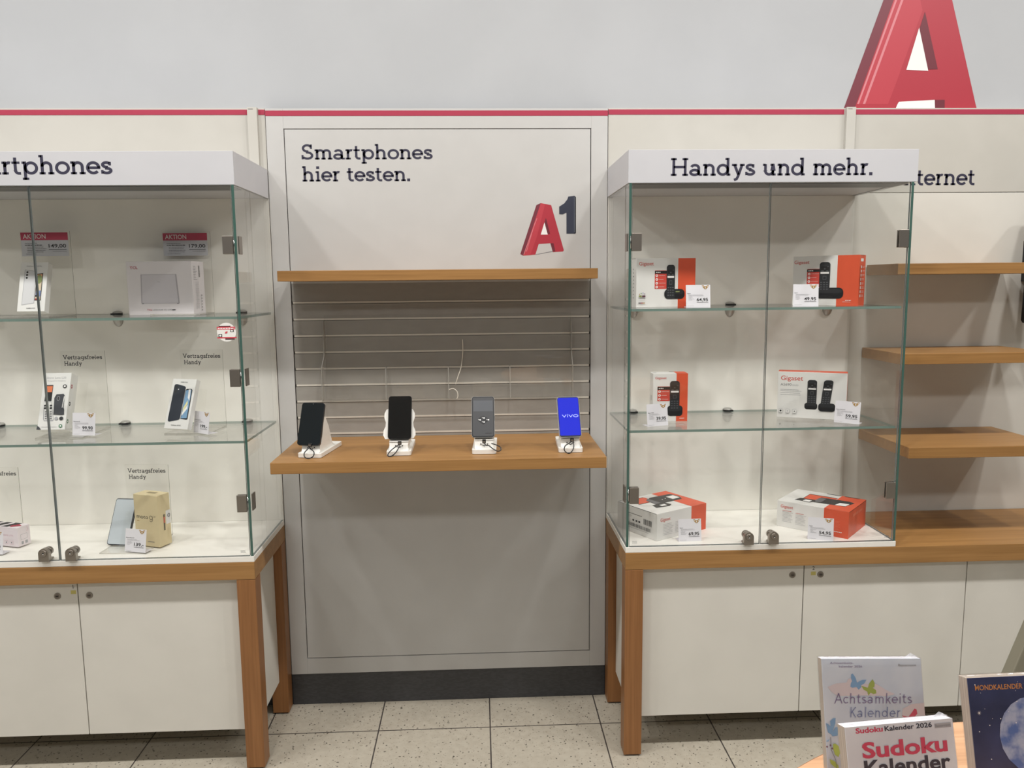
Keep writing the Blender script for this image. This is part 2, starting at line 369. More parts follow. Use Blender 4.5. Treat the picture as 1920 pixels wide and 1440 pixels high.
def amap(x0, y0, x1, y1, w, h):
    """(picture units of one print, y down) -> metres on the face"""
    return lambda x, y: ((x-x0)/(x1-x0)*w, (y1-y)/(y1-y0)*h)
#@@MAIN
# ================================================================== the setting
m = MB(); m.box(-4.5, 5.5, -6, .05, -.06, 0, floor_mat()); struct('floor', m)
m = MB(); m.box(-4.5, 5.5, .05, .15, -.06, 3.65, wallp); struct('wall_back', m)
m = MB(); m.box(-4.5, 5.5, -6, .05, 3.65, 3.71, ceilm); struct('ceiling', m)

# large letter printed on the upper wall
def wart(y): return Art((0, y, 0), (1, 0, 0), (0, 0, 1), (0, -1, 0))
ra, rb, rc, rd, rp = (mat(n, c, .45) for n, c in (('logo_red', (184, 62, 74)), ('logo_red_deep', (172, 50, 64)), ('logo_red_side', (116, 50, 62)), ('logo_red_inner', (108, 40, 52)), ('logo_pink', (210, 128, 136))))
a = wart(.05); a.step = .0006
a.poly([(2.0767, 2.2298), (2.272, 2.80), (2.388, 2.80), (2.5628, 2.2297), (2.576, 2.19), (2.063, 2.19)], rb)
a.poly([(2.127, 2.2298), (2.236, 2.59), (2.29, 2.74), (2.345, 2.555), (2.26, 2.30), (2.235, 2.2298)], ra)
a.poly([(2.0767, 2.2298), (2.272, 2.80), (2.308, 2.80), (2.1163, 2.2298), (2.103, 2.19), (2.063, 2.19)], rc)
a.poly([(2.120, 2.2298), (2.310, 2.79), (2.318, 2.79), (2.127, 2.2298)], rp)
a.poly([(2.141, 2.2298), (2.325, 2.77), (2.334, 2.77), (2.150, 2.2298)], rp)
a.poly([(2.354, 2.5503), (2.2964, 2.3493), (2.4133, 2.3513)], rd)
a.poly([(2.3356, 2.4953), (2.2964, 2.3493), (2.3779, 2.3457)], whitei)
a.poly([(2.2692, 2.228), (2.2747, 2.2372), (2.4079, 2.2440), (2.4458, 2.2440), (2.4475, 2.19), (2.255, 2.19)], rd)
a.poly([(2.2692, 2.228), (2.2747, 2.2372), (2.4079, 2.2440), (2.4128, 2.19), (2.255, 2.19)], whitei)
tag(a.build('wall_letter_print'), 'large red letter A printed on the upper white wall above the right display case', 'wall print')

# ------------------------------------------------------------------ wall panels
def side_panel(name, x0, x1, label, stripe, seam=None, text=None):
    t = thing(name, label, 'wall panel', ((x0+x1)/2, .0, 0)); cx = (x0+x1)/2
    b = MB()
    if seam: b.box(x0-cx, x1-cx, .004, .0495, .125, seam-.001, warm); b.box(x0-cx, x1-cx, .004, .0495, seam+.001, 2.206, panelm)  # lower board in the lighter cream, standing in for light below the shelves
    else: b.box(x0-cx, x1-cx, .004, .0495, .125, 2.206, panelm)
    b.build('board', t, .001)
    for s0, s1 in stripe:
        b = MB(); b.box(s0-cx, s1-cx, .0028, .004, 2.1835, 2.201, red); b.build('red_stripe', t)
    b = MB(); b.box(x0-cx, x1-cx, .008, .0495, 0, .1245, plinthm); b.build('plinth', t)
    if text:
        a = Art((-cx, .004, 0), (1, 0, 0), (0, 0, 1), (0, -1, 0)); a.slab(*text[0], **text[1]); a.build('lettering', t)
    return t
side_panel('wall_panel', -1.9, -.0012, 'cream wall panel with red top stripe behind the left display case', ((-1.9, -.0585), (-.0235, -.0012)))
side_panel('wall_panel', 1.2012, 2.071, 'cream wall panel with red top stripe behind the right display case', ((1.2012, 2.052),))
side_panel('wall_panel', 2.072, 3.4, 'cream wall panel with dark lettering behind the wooden shelves at right', ((2.091, 3.4),), 1.908,
           (('Internet', 2.255, 1.934, .0605, navy), dict(width=.2955)))
for x, lab in ((-.041, 'narrow white upright post beside the test station, above the left display case'), (2.0715, 'narrow white upright post above the right display case, below the red letter')):
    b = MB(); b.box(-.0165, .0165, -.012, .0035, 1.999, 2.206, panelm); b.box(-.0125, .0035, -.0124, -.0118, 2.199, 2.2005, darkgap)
    o = b.build('upright_post', None, .0015); o.location = (x, 0, 0); tag(o, lab, 'post', 'upright posts between wall panels')

# ------------------------------------------------------------------ test station panel
t = thing('test_station_panel', 'white centre wall panel with lettering, red and dark logo, grey slats and black plinth', 'display panel', (.6, 0, 0))
X = lambda v: v-.6
b = MB()
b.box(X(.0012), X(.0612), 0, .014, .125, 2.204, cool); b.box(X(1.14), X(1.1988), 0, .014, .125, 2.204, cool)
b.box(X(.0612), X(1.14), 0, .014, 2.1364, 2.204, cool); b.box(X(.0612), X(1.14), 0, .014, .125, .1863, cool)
b.build('frame', t, .0008)
b = MB(); b.box(X(.0012), X(1.1988), .0141, .0495, .125, 2.204, darkgap); b.build('backing_board', t)
b = MB(); b.box(X(.0012), X(1.1988), -.0012, 0, 2.1791, 2.1969, red); b.build('red_stripe', t)
b = MB(); b.box(X(.0), X(1.2), .006, .0495, 0, .1245, plinthm); b.build('plinth', t, .0008)
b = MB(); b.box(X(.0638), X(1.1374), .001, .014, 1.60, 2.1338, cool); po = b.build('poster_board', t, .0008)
a = Art((-.6, .001, 0), (1, 0, 0), (0, 0, 1), (0, -1, 0))
a.slab('Smartphones', .1175, 2.0312, .0525, navy, width=.4605); a.build('lettering', po)
a = Art((-.6, .001, 0), (1, 0, 0), (0, 0, 1), (0, -1, 0)); a.slab('hier testen.', .1180, 1.9563, .0525, navy, width=.3835); a.build('lettering', po)
a = Art((-.6, .001, 0), (1, 0, 0), (0, 0, 1), (0, -1, 0))
a.poly([(.9398, 1.6967), (1.0026, 1.7082), (1.0026, 1.7055), (.9398, 1.6949)], inkg)
a.poly([(.8846, 1.6981), (.9436, 1.8706), (.9595, 1.8777), (.8949, 1.6925)], rc)
F = [(.9595, 1.8777), (.9966, 1.8703), (1.042, 1.7107), (1.0392, 1.7061), (1.0026, 1.7042), (.9934, 1.7359), (.9513, 1.7335), (.9389, 1.6958), (.8949, 1.6925)]
a.poly(F, rb); a.poly([(.9595, 1.8777), (.975, 1.8747), (.945, 1.76), (.921, 1.694), (.8949, 1.6925)], ra)
a.poly([(.9778, 1.8258), (.9925, 1.769), (.9589, 1.7665)], rd); a.poly([(.9722, 1.8094), (.9841, 1.7663), (.9589, 1.7665)], whitei)
a.poly([(.9934, 1.7359), (1.0046, 1.7358), (1.0111, 1.7063), (1.0017, 1.7064)], rd)
a.poly([(.9443, 1.8242), (.9463, 1.8241), (.8982, 1.6961), (.8958, 1.6962)], rp); a.poly([(.9377, 1.8096), (.9392, 1.8096), (.9079, 1.7071), (.9058, 1.7071)], rp)
lg = mat('logo_navy', (50, 54, 70), .45); ls = mat('logo_navy_side', (28, 30, 40), .45); ll = mat('logo_navy_light', (128, 134, 146), .45)
a.poly([(1.0581, 1.8999), (1.0805, 1.9025), (1.0805, 1.7693), (1.0515, 1.7695), (1.0515, 1.8436), (1.0375, 1.8373), (1.0254, 1.8383), (1.0255, 1.8647), (1.0441, 1.8764), (1.0553, 1.8909)], lg)
a.poly([(1.0805, 1.9025), (1.0855, 1.898), (1.0856, 1.7711), (1.0805, 1.768)], ls); a.poly([(1.0795, 1.898), (1.0806, 1.898), (1.0806, 1.775), (1.0795, 1.775)], ll)
a.build('logo_print', po)
# slat wall: boards with aluminium inserts in the grooves
ZG = [1.5315-.0597*k for k in range(9)]; gh = .0042
b = MB(); zt = 1.64
for z in ZG+[None]:
    zb = (z+gh) if z else 1.0
    if zb < zt: b.box(X(.0645), X(1.1366), .0012, .010, zb, zt, slatm)
    zt = (z-gh) if z else zt
b.box(X(.0645), X(1.1366), .0101, .014, 1.0, 1.64, slatm)
sl = b.build('slat_board', t, .0006)
for z in ZG:
    b = MB(); b.box(X(.0672), X(1.1338), -.0006, .0098, z-gh+.0016, z+gh-.0002, alu)
    b.box(X(.0648), X(.0672), -.0002, .0098, z-gh, z+gh, rubber); b.box(X(1.1338), X(1.1364), -.0002, .0098, z-gh, z+gh, rubber)
    b.build('groove_insert', sl)
b = MB(); b.box(X(.0638), X(1.1374), .001, .014, .189, 1.03, cool); b.build('lower_board', t, .0008)

def shelf(x0, x1, d, zt, th, label, group=None):
    b = MB(); b.box((x0-x1)/2, (x1-x0)/2, -d, -.0004, -th, 0, oak_x); o = b.build('wooden_shelf', None, .0015)
    o.location = ((x0+x1)/2, 0, zt); return tag(o, label, 'shelf', group)
shelf(.0700, 1.1332, .2161, 1.6418, .0348, 'upper empty oak shelf above the grey slats of the test station')
shelf(.0700, 1.1332, .4149, 1.0412, .0368, 'deep oak shelf carrying four test phones on stands')
G = 'oak shelves at the right of the wall'
shelf(2.1600, 2.670, .2161, 1.6480, .0372, 'topmost oak shelf at right, at eye level', G)
shelf(2.1560, 2.674, .2700, 1.3448, .0372, 'middle oak shelf at right, under the eye-level shelf', G)
shelf(2.1580, 2.672, .3487, 1.0370, .0372, 'lowest and deepest of the oak shelves hung at right', G)

# clear brochure holder on the slats
t = thing('brochure_holder', 'empty cracked clear acrylic brochure holder hanging on the grey slats', 'brochure holder', (.62, 0, 0))
Y = lambda v: v-.62
b = MB(); b.box(Y(.178), Y(1.066), -.010, -.007, 1.182, 1.488, acryl, acedge, 'y'); b.build('back_plate', t)
b = MB(); b.box(Y(.166), Y(1.070), -.050, -.047, 1.178, 1.300, acryl, acedge, 'y'); b.box(Y(.166), Y(1.070), -.047, -.010, 1.178, 1.181, acryl); b.build('front_plate', t)
for x in (.3955, .6195, .8415):
    b = MB(); b.box(Y(x)-.0016, Y(x)+.0016, -.0465, -.0105, 1.1815, 1.298, acryl, acedge, 'x'); b.build('divider', t)
for x0, x1 in ((.1665, .1685), (1.0675, 1.0695)):
    b = MB(); s = .012 if x0 < .5 else -.004
    b.prism([(Y(x0)+0, 1.1815), (Y(x1)+.001, 1.1815), (Y(x1)+.001, 1.298), (Y(x1)+s, 1.345), (Y(x1)+s, 1.468), (Y(x0)+s-.001, 1.468), (Y(x0)+s-.001, 1.345), (Y(x0), 1.298)], 'y', -.0465, -.0105, acedge); b.build('end_cheek', t)
cw = mat('crack_white', (226, 220, 208), .4)
b = MB(); b.tube([(Y(.6718), -.0115, 1.395), (Y(.6720), -.0115, 1.3511), (Y(.6653), -.0115, 1.2962), (Y(.6526), -.0115, 1.2577), (Y(.6438), -.0115, 1.2301)], .0016, cw, 6)
b.tube([(Y(.6216), -.0515, 1.2166), (Y(.6354), -.0515, 1.2203), (Y(.6489), -.0515, 1.2106), (Y(.6525), -.0515, 1.1939), (Y(.6484), -.0515, 1.1828)], .0015, cw, 6)
b.build('crack', t)

# ------------------------------------------------------------------ phones on stands
ZS = 1.0412
def phone_stand(loc, yaw, label, cable, wavy=False):
    t = thing('phone_stand', label, 'phone stand', (*loc, ZS), yaw, 0, 'phone stands on the test shelf')
    b = MB(); b.prism(rrect(-.0395, .0395, 0, .208, .008), 'z', .0015, .0145, whitep); b.prism(rrect(-.036, .036, .004, .204, .008), 'z', 0, .0015, rubber); b.build('base', t, .003)
    b = MB(); P = [(.008, .0135), (.0175, .019), (.0225, .030), (.0245, .043), (.0340, .046), (.0695, .118), (.0850, .114), (.108, .085), (.124, .050), (.134, .025), (.155, .0135)]
    b.prism(P, 'x', -.029, .029, whitep, True); c = b.build('support', t, .003)
    b = MB()
    for x in (-.011, .011): b.cyl((x, .0185, .030), (x, .0225, .0305), .0016, hole, 10)
    b.tube([(-.006, .0208, .0270), (0, .0195, .0240), (.006, .0208, .0270)], .0012, hole, 6); b.build('slot', c)
    if wavy:
        b = MB(); Q = []
        for s in (1, -1):
            R = [(.046, .0), (.053, .012), (.052, .028), (.046, .042), (.045, .056), (.050, .072), (.050, .086), (.044, .100), (.03, .106)]
            Q += [(x*s, z) for x, z in (R if s > 0 else R[::-1])]
        b.prism(Q, 'y', .0115, .0150, whitep); o = b.build('wavy_plate', t, .0012); o.location = (0, .026, .055); o.rotation_euler = (math.radians(-25.6), 0, 0)
    b = MB(); b.tube(cable, .0018, black, 7); k = b.build('charging_cable', t)
    b = MB(); x, y, z = cable[0]; b.box(x-.0058, x+.0058, y-.004, y+.004, z-.001, z+.010, black); b.box(x-.0042, x+.0042, y-.0046, y-.0040, z+.001, z+.007, steel); b.build('plug', k, .0008)
    return t
CB = [[(0, .012, .036), (-.006, .004, .028), (-.013, -.006, .018), (-.010, -.012, .006), (.004, -.015, .0025), (.017, -.010, .008), (.018, -.003, .020), (.008, .002, .028), (.0, .010, .031)],
      [(.003, .012, .036), (-.008, .004, .031), (-.024, -.006, .020), (-.033, -.012, .009), (-.031, -.014, .003), (-.020, -.012, .004), (-.008, -.006, .014), (.0, .004, .026), (.002, .010, .033)],
      [(0, .012, .036), (.006, .005, .029), (.016, .002, .028), (.030, -.004, .018), (.044, -.008, .012), (.054, -.006, .014), (.054, .0, .022), (.042, .004, .029), (.024, .010, .034)],
      [(.005, .012, .036), (-.006, .003, .031), (-.019, -.006, .024), (-.022, -.012, .012), (-.013, -.015, .003), (-.002, -.013, .003), (.007, -.005, .013), (.010, .004, .026), (.006, .010, .032)]]
phone_stand((.1790, -.3520), -9, 'white phone stand with triangular fin holding the leftmost test phone', CB[0])
phone_stand((.4655, -.3460), .5, 'white phone stand with wavy side plate behind the second test phone from left', CB[1], True)
phone_stand((.7425, -.3443), -2.2, 'white phone stand with cable looping right under the dark grey test phone', CB[2])
phone_stand((1.0263, -.3459), -2.5, 'white phone stand holding the phone with the blue screen', CB[3])
def phone(loc, yaw, lean, w, h, label, frame, kind, glassm=screen):
    t = thing('smartphone', label, 'smartphone', loc, yaw, lean, 'smartphones in the display'); d = .009
    b = MB(); b.prism(rrect(-w/2, w/2, 0, h, .0085), 'y', .0006, d, frame); b.build('body', t, .0012)
    b = MB(); b.prism(rrect(-w/2+.0008, w/2-.0008, .0008, h-.0008, .0078), 'y', -.0002, .0007, glassm); s = b.build('front_glass', t, .0003)
    return t, s
t, s = phone((.1746, -.3385, 1.0812), -9.3, 25.7, .0771, .1432, 'leftmost test phone, black screen, turned toward the left case', black, 0, mat('screen_blueblack', (20, 26, 30), .1))
a = front(.0771, y=-.0002); a.dot(.0382, .1385, .0011, inkg); a.build('camera_dot', s)
t, s = phone((.4670, -.3252, 1.0941), -.3, 25.6, .0763, .1459, 'black test phone in front of the white wavy plate', black, 0)
sil = mat('silver_frame', (190, 190, 190), .3, .7)
dg = mat('dummy_grey', (66, 67, 70), .4)
t, s = phone((.7405, -.3239, 1.0936), -.9, 25.7, .0758, .1406, 'dark grey test phone with four silver dots in a diamond', sil, 0, black)
a = front(.0758, y=-.0002); a.rr(.0035, .0723, .004, .1370, .006, dg); a.rect(.0062, .0700, .089, .1260, mat('dummy_screen_grey', (92, 95, 100), .3))
a.poly([(.018, .060), (.027, .0665), (.0385, .0735), (.050, .0665), (.061, .060), (.050, .0525), (.0385, .0435), (.027, .0525)], hole)
a.poly([(.0195, .060), (.028, .0655), (.0385, .0720), (.049, .0655), (.0595, .060), (.049, .0535), (.0385, .0450), (.028, .0535)], mat('dummy_dark', (46, 47, 50), .35))
for x, y in ((.0385, .0660), (.0255, .0595), (.0530, .0595), (.0385, .0520)): a.dot(x-.0025, y+.0008, .0019, sil); a.dot(x+.0028, y-.0004, .0028, whitei, .0022)
a.bars(.045, .066, (.0135,), .0012, hole, .1); a.build('front_print', s)
b = MB(); b.box(.0379, .0388, .002, .006, .058, .076, black); b.build('side_button', t)
t, s = phone((1.0277, -.3329, 1.0914), 3.5, 26, .0739, .1385, 'rightmost test phone showing a bright blue screen', mat('pale_frame', (200, 206, 214), .3, .4), 0, black)
blue = mat('lit_blue_screen', (20, 22, 90), .15, emit=(36, 48, 208), emit_s=.95); bw = mat('lit_screen_lettering', (120, 130, 220), .2, emit=(158, 170, 246), emit_s=.85)
a = front(.0739, y=-.0002); a.rr(.0026, .0713, .0050, .1350, .005, blue); a.build('lit_screen', s)
a = front(.0739, y=-.0007); LW = .0024
def pl(P): 
    for q in ribbon(P, LW): a.face([a.P(p) for p in q], bw)
pl([(.0140, .0762), (.0205, .0680), (.0270, .0762)]); pl([(.0315, .0675), (.0315, .0735)]); a.rect(.0303, .0327, .0755, .0775, bw)
pl([(.0358, .0762), (.0423, .0680), (.0488, .0762)]); pl([(p[0]*.0075+.0590, p[1]*.0038+.0718) for p in arc(0, 0, 1, 1, 0, 360, 24)]); a.build('screen_lettering', s)

# ------------------------------------------------------------------ glass display cases
def lock(t, x, z, y):
    b = MB(); b.prism([(-.016, 0), (.016, 0), (.016, .026)]+[(.016*math.cos(math.radians(q)), .026+.016*math.sin(math.radians(q))) for q in range(15, 180, 15)]+[(-.016, .026)], 'y', -.014, 0, steel)
    b.box(-.014, .014, .0, .0195, 0, .006, steel)
    o = b.build('lock', t, .0018); o.location = (x, y, z)
    b = MB(); b.cyl((0, -.014, .027), (0, -.0165, .027), .0115, steel, 24, .010); b.cyl((0, -.0165, .027), (0, -.0168, .027), .0030, hole, 12); b.cyl((.0004, -.0166, .0252), (.0004, -.0171, .0252), .0016, whitei, 10); b.build('key_cylinder', o)
    b = MB(); b.cyl((0, .0082, .026), (0, .022, .026), .0135, steel, 24); b.build('lock_barrel', o)
def hinge(t, x, z, y, side, sx):
    """clamp on the door and its mate on the side pane; side = +1 when the pane lies to the right"""
    b = MB(); b.box(-.0155, .0155, -.005, -.0003, -.0275, .0275, steel); b.box(-.0155, .0155, .0083, .012, -.0275, .0275, steel); o = b.build('hinge', t, .0012); o.location = (x, y, z)
    b = MB(); xo = sx-x; b.box(xo+side*.0003 if side > 0 else xo-.0043, xo+.0043 if side > 0 else xo-.0003, .012, .044, -.0275, .0275, steel)
    b.build('side_clamp', o, .001)
    b = MB(); b.cyl((side*.0175, .002, -.020), (side*.0175, .002, .020), .0018, chrome, 10); b.build('hinge_pin', o)
def display_case(name, label, x0, x1, gap, textfn, hz_r, hz_l, capw=None):
    t = thing(name, label, 'display case', ((x0+x1)/2, 0, .7142), 0, 0, 'glass display cases'); cx = (x0+x1)/2; K = lambda v: v-cx; Z = lambda v: v-.7142
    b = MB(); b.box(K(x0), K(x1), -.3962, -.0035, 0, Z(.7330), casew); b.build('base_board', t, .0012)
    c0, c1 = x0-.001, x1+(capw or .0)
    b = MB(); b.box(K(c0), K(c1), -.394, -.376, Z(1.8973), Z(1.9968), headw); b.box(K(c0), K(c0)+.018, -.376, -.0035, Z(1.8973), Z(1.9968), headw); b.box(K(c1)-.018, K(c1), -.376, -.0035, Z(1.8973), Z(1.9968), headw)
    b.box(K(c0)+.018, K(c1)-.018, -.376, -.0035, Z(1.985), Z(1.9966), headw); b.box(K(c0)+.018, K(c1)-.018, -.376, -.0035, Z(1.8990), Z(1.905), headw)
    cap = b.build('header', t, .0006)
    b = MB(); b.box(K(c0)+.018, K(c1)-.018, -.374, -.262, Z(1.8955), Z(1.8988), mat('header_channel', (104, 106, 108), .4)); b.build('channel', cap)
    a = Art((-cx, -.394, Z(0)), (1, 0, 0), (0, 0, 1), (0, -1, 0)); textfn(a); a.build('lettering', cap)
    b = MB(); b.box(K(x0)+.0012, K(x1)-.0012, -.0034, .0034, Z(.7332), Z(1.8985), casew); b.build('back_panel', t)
    for s, xs in ((-1, x0+.002), (1, x1-.010)):
        b = MB(); b.box(K(xs), K(xs)+.008, -.3942, -.0038, Z(.7332), Z(1.8970), glass, gedge, 'x')
        for f in (3, 4, 5): b.m[f] = b.mi(gedge_g) if f != 3 else b.mi(glass)
        b.build('side_pane', t)
    for k, (d0, d1) in enumerate(((x0+.0125, gap-.002), (gap+.002, x1-.0125))):
        b = MB(); b.box(K(d0), K(d1), -.3960, -.3880, Z(.7350), Z(1.8955), glass, gedge_g, 'y'); d = b.build('glass_door', t)
        lx = gap-.0415 if k == 0 else gap+.0415
        lock(d, K(lx), Z(.7362), -.3962)
        for hz in (hz_l if k == 0 else hz_r):
            hinge(d, K(x0+.026) if k == 0 else K(x1-.0285), Z(hz), -.3960, -1 if k == 0 else 1, K(x0+.002) if k == 0 else K(x1-.002))
        a = Art((-cx, -.396, Z(0)), (1, 0, 0), (0, 0, 1), (0, -1, 0)); ex = x0+.022 if k == 0 else x1-.041
        a.bars(ex, ex+.016, (.7525, .7490, .7458), .0019, inkg, .1); a.build('etched_mark', d)
    return t
display_case('display_case', 'glass case at left with telephones and boxes, header reading smartphones', -1.2, 0, -.6085,
    lambda a: a.slab('Smartphones', -.845, 1.9295, .0565, navy, width=.4875), (1.7175, 1.309, .9076), (1.7175, 1.309, .9076))
display_case('display_case', 'narrower glass case at right holding white and orange cordless phone boxes', 1.2, 2.1035, 1.6455,
    lambda a: a.slab('Handys und mehr.', 1.3290, 1.9178, .0535, navy, width=.6420), (1.722, .9065), (1.717, .9065), .008)

clipm = mat('clip_steel', (172, 170, 166), .3, .6)
def glass_shelf(x0, x1, zt, clips, label):
    t = thing('glass_shelf', label, 'glass shelf', ((x0+x1)/2, 0, zt), 0, 0, 'glass shelves in the cases'); cx = (x0+x1)/2
    b = MB(); b.box(x0-cx, x1-cx, -.374, -.0042, -.008, 0, glass, gedge_l, 'z'); b.build('pane', t, 0)
    for x in clips:
        b = MB(); n = 14
        # teardrop lip under the pane, small dome above it
        R = []
        for k in range(n+1):
            q = k/n; w = .0185*math.sqrt(max(0, 1-q**2.2)); dp = .024*(1-q)**.7+.003; R.append([(x-cx+w*math.cos(p), -.004-dp*max(0, math.sin(p)), -.0095-.036*q) for p in [math.pi*j/10 for j in range(11)]])
        b.grid(R, clipm, True, True, True)
        R = []
        for k in range(6):
            q = k/5; w = .0175*math.sqrt(1-q**2+1e-4); R.append([(x-cx+w*math.cos(p), -.004-.022*math.sqrt(1-q**2+1e-4)*max(0, math.sin(p)), .0030+.0085*q) for p in [math.pi*j/10 for j in range(11)]])
        b.grid(R, clipm, True, True, True)
        b.box(x-cx-.0165, x-cx+.0165, -.026, -.0042, -.0095, -.0082, rubber); b.box(x-cx-.0165, x-cx+.0165, -.026, -.0042, .0001, .0032, rubber)
        b.build('shelf_clip', t)
L1, L2, R1, R2, BZ = 1.4995, 1.1060, 1.5090, 1.1170, .7332
glass_shelf(-1.188, -.0115, L1, (-.99, -.548, -.112), 'upper glass shelf in the left case, carrying router box')
glass_shelf(-1.188, -.0115, L2, (-.99, -.548, -.112), 'lower glass shelf in the left case, under the contract-free phone signs')
glass_shelf(1.2115, 2.092, R1, (1.296, 1.652, 2.016), 'upper glass shelf in the right case, with two wide phone boxes')
glass_shelf(1.2115, 2.092, R2, (1.296, 1.652, 2.016), 'lower glass shelf in the right case, with the narrow box and twin handset box')

# ------------------------------------------------------------------ tables with cabinets
def table(label, x0, x1, doors, tagx, keys, num):
    t = thing('cabinet_table', label, 'cabinet table', ((x0+x1)/2, 0, 0), 0, 0, 'oak cabinet tables'); cx = (x0+x1)/2; K = lambda v: v-cx; L = .0595; yf = -.3972
    b = MB(); b.box(K(x0), K(x1), yf, -.0005, .6562, .7138, oak_x); b.build('tabletop', t, .0012)
    for lx in (x0, x1-L):
        for y0, y1 in ((yf, yf+L), (-.0610, -.0015)):
            b = MB(); b.box(K(lx), K(lx)+L, y0, y1, .006, .6552, oak_z); lg_ = b.build('leg', t, .0012)
            b = MB(); b.box(K(lx)+.008, K(lx)+L-.008, y0+.008, y1-.008, 0, .0058, rubber); b.build('foot_pad', lg_)
    ya = -.366
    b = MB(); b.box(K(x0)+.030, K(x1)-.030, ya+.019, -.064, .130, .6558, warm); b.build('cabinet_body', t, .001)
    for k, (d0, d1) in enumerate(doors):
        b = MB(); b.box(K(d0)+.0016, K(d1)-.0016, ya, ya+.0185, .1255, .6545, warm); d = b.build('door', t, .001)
        for kx, kz in keys:
            if d0 < kx < d1:
                b = MB(); b.cyl((K(kx), ya, kz), (K(kx), ya-.0022, kz), .0112, steel, 28, .0105); b.cyl((K(kx), ya-.0022, kz), (K(kx), ya-.003, kz), .0072, mat('lock_face', (120, 112, 106), .4, .7), 20)
                b.box(K(kx)-.0042, K(kx)+.0042, ya-.0035, ya-.003, kz-.0012, kz+.0012, hole); b.build('lock', d)
        if d0 < tagx < d1:
            a = Art((K(tagx), ya, .6135), (1, 0, 0), (0, 0, 1), (0, -1, 0)); a.rect(-.0085, .0085, -.003, .0095, yellow); a.txt(num, 0, .0155, .0125, inkb, align='c'); a.build('number_sticker', d)
table('oak table with cream cabinet doors under the left glass case', -1.2, .0, ((-1.139, -.5771), (-.5771, -.0611)), -.5905, ((-.642, .605), (-.541, .605)), '1')
table('longer oak table with cream cabinet doors running under the right case and shelves', 1.2, 3.0, ((1.2611, 1.8105), (1.8105, 2.3721), (2.3721, 2.9389)), 1.8425, ((1.771, .6135), (1.867, .6125)), '2')

# ------------------------------------------------------------------ boxed goods
def carton_box(label, loc, yaw, w, h, d, lean=0., m=carton, group='boxes in the glass cases', faces=None):
    """box: faces can give another material per side: F R L T"""
    t = thing('product_box', label, 'box', loc, yaw, lean, group); b = MB(); b.box(-w/2, w/2, 0, d, 0, h, m)
    if faces:
        ix = {'L': 0, 'R': 1, 'F': 2, 'B': 3, 'D': 4, 'T': 5}
        for k, mm in faces.items(): b.m[ix[k]] = b.mi(mm)
    b.build('carton', t, .0006, 1); return t
def price_card(label, loc, yaw, lean, w, h, price, size=.43, title=None):
    t = thing('price_card', label, 'price card', loc, yaw, lean, 'white price cards in the cases')
    b = MB(); b.box(-w/2, w/2, 0, .0008, 0, h, paper); b.build('card', t)
    r = math.radians(lean); b = MB(); b.box(-w/2, w/2, .0011, .035, .0004, .0012, paper); f = b.build('foot', t); f.rotation_euler = (r, 0, 0)
    a = front(w, y=0); e = w
    # post horn emblem
    cx, cy, u = .80*w, .885*h, .135*w
    for s in (1, -1):
        a.poly([(cx+s*u*x, cy+u*y) for x, y in ((.18, .10), (.55, .62), (1.12, .62), (.98, .30), (.80, .05), (.52, -.28), (.22, -.42))], gold)
        a.poly([(cx+s*u*x, cy+u*y) for x, y in ((.55, .22), (.72, .44), (.96, .44), (.86, .28), (.62, .02))], paper)
    a.ring(cx, cy-u*.12, u*.46, u*.22, gold); a.dot(cx, cy-u*.10, u*.16, paper)
    
    if title: a.txt(title, .05*w, .595*h, .034*h, inkb, bold=.01)
    else: a.bars(.05*w, .50*w, (.595*h,), .030*h, inkb, .05)
    a.bars(.10*w, .74*w, (.545*h, .50*h), .011*h, inkg, .3); a.bars(.10*w, .36*w, (.45*h, .405*h, .36*h, .315*h), .011*h, inkg, .6)
    a.txt(price, .90*w, .27*h, .135*h, inkb, width=size*w, align='r', bold=.012); a.rect((.90-size)*w, .91*w, .205*h, .218*h, inkb); a.bars(.05*w, .34*w, (.055*h,), .009*h, inkg, .1)
    a.build('card_print', t); return t
def handset(a, M, x0, x1, y0, y1, base=None, scr=.46, tilt=0.):
    """cordless handset print on a carton; M maps picture units to the face"""
    def Q(x, y): return M(x+tilt*(y1-y), y)
    p0, p1 = M(x0, y1), M(x1, y0); W_ = p1[0]-p0[0]; H_ = p1[1]-p0[1]
    if base:
        q0, q1 = M(base[0], base[3]), M(base[1], base[2]); r = min((q1[1]-q0[1])*.42, (q1[0]-q0[0])*.2); a.rr(q0[0], q1[0], q0[1], q1[1], r, black); a.rr(q0[0]+r*.3, q1[0]-r*.3, q0[1]+(q1[1]-q0[1])*.5, q1[1]-r*.2, r*.5, handm)
    sh = a.shear; org = p0[1]; k = tilt*(y1-y0)/(H_ or 1)*(W_/(x1-x0))
    def T(x, y): return (p0[0]+x*W_+k*(y*H_), org+y*H_)
    a.poly([T(x/1., y/1.) for x, y in ((.02, 0), (.98, 0), (1.0, .5), (1.0, .93), (.9, .98), (.75, 1.), (.25, 1.), (.1, .98), (0, .93), (0, .5))], handm)
    a.poly([T(x, y) for x, y in ((.12, .60), (.88, .60), (.88, .86), (.12, .86))], hole)
    a.poly([T(x, y) for x, y in ((.10, .615), (.90, .615), (.90, .675), (.10, .675))], whitei)
    for x, y, w, h in ((.15, .70, .25, .02), (.62, .70, .22, .02), (.42, .76, .14, .03), (.72, .835, .14, .02)): a.poly([T(x, y), T(x+w, y), T(x+w, y+h), T(x, y+h)], handl)
    a.poly([T(.33, .42), T(.67, .42), T(.67, .54), T(.33, .54)], handl); a.poly([T(.37, .435), T(.63, .435), T(.63, .525), T(.37, .525)], handm)
    for r in range(4):
        for c in range(3): a.poly([T(.12+.28*c, .09+.075*r), T(.30+.28*c, .09+.075*r), T(.30+.28*c, .12+.075*r), T(.12+.28*c, .12+.075*r)], handl)
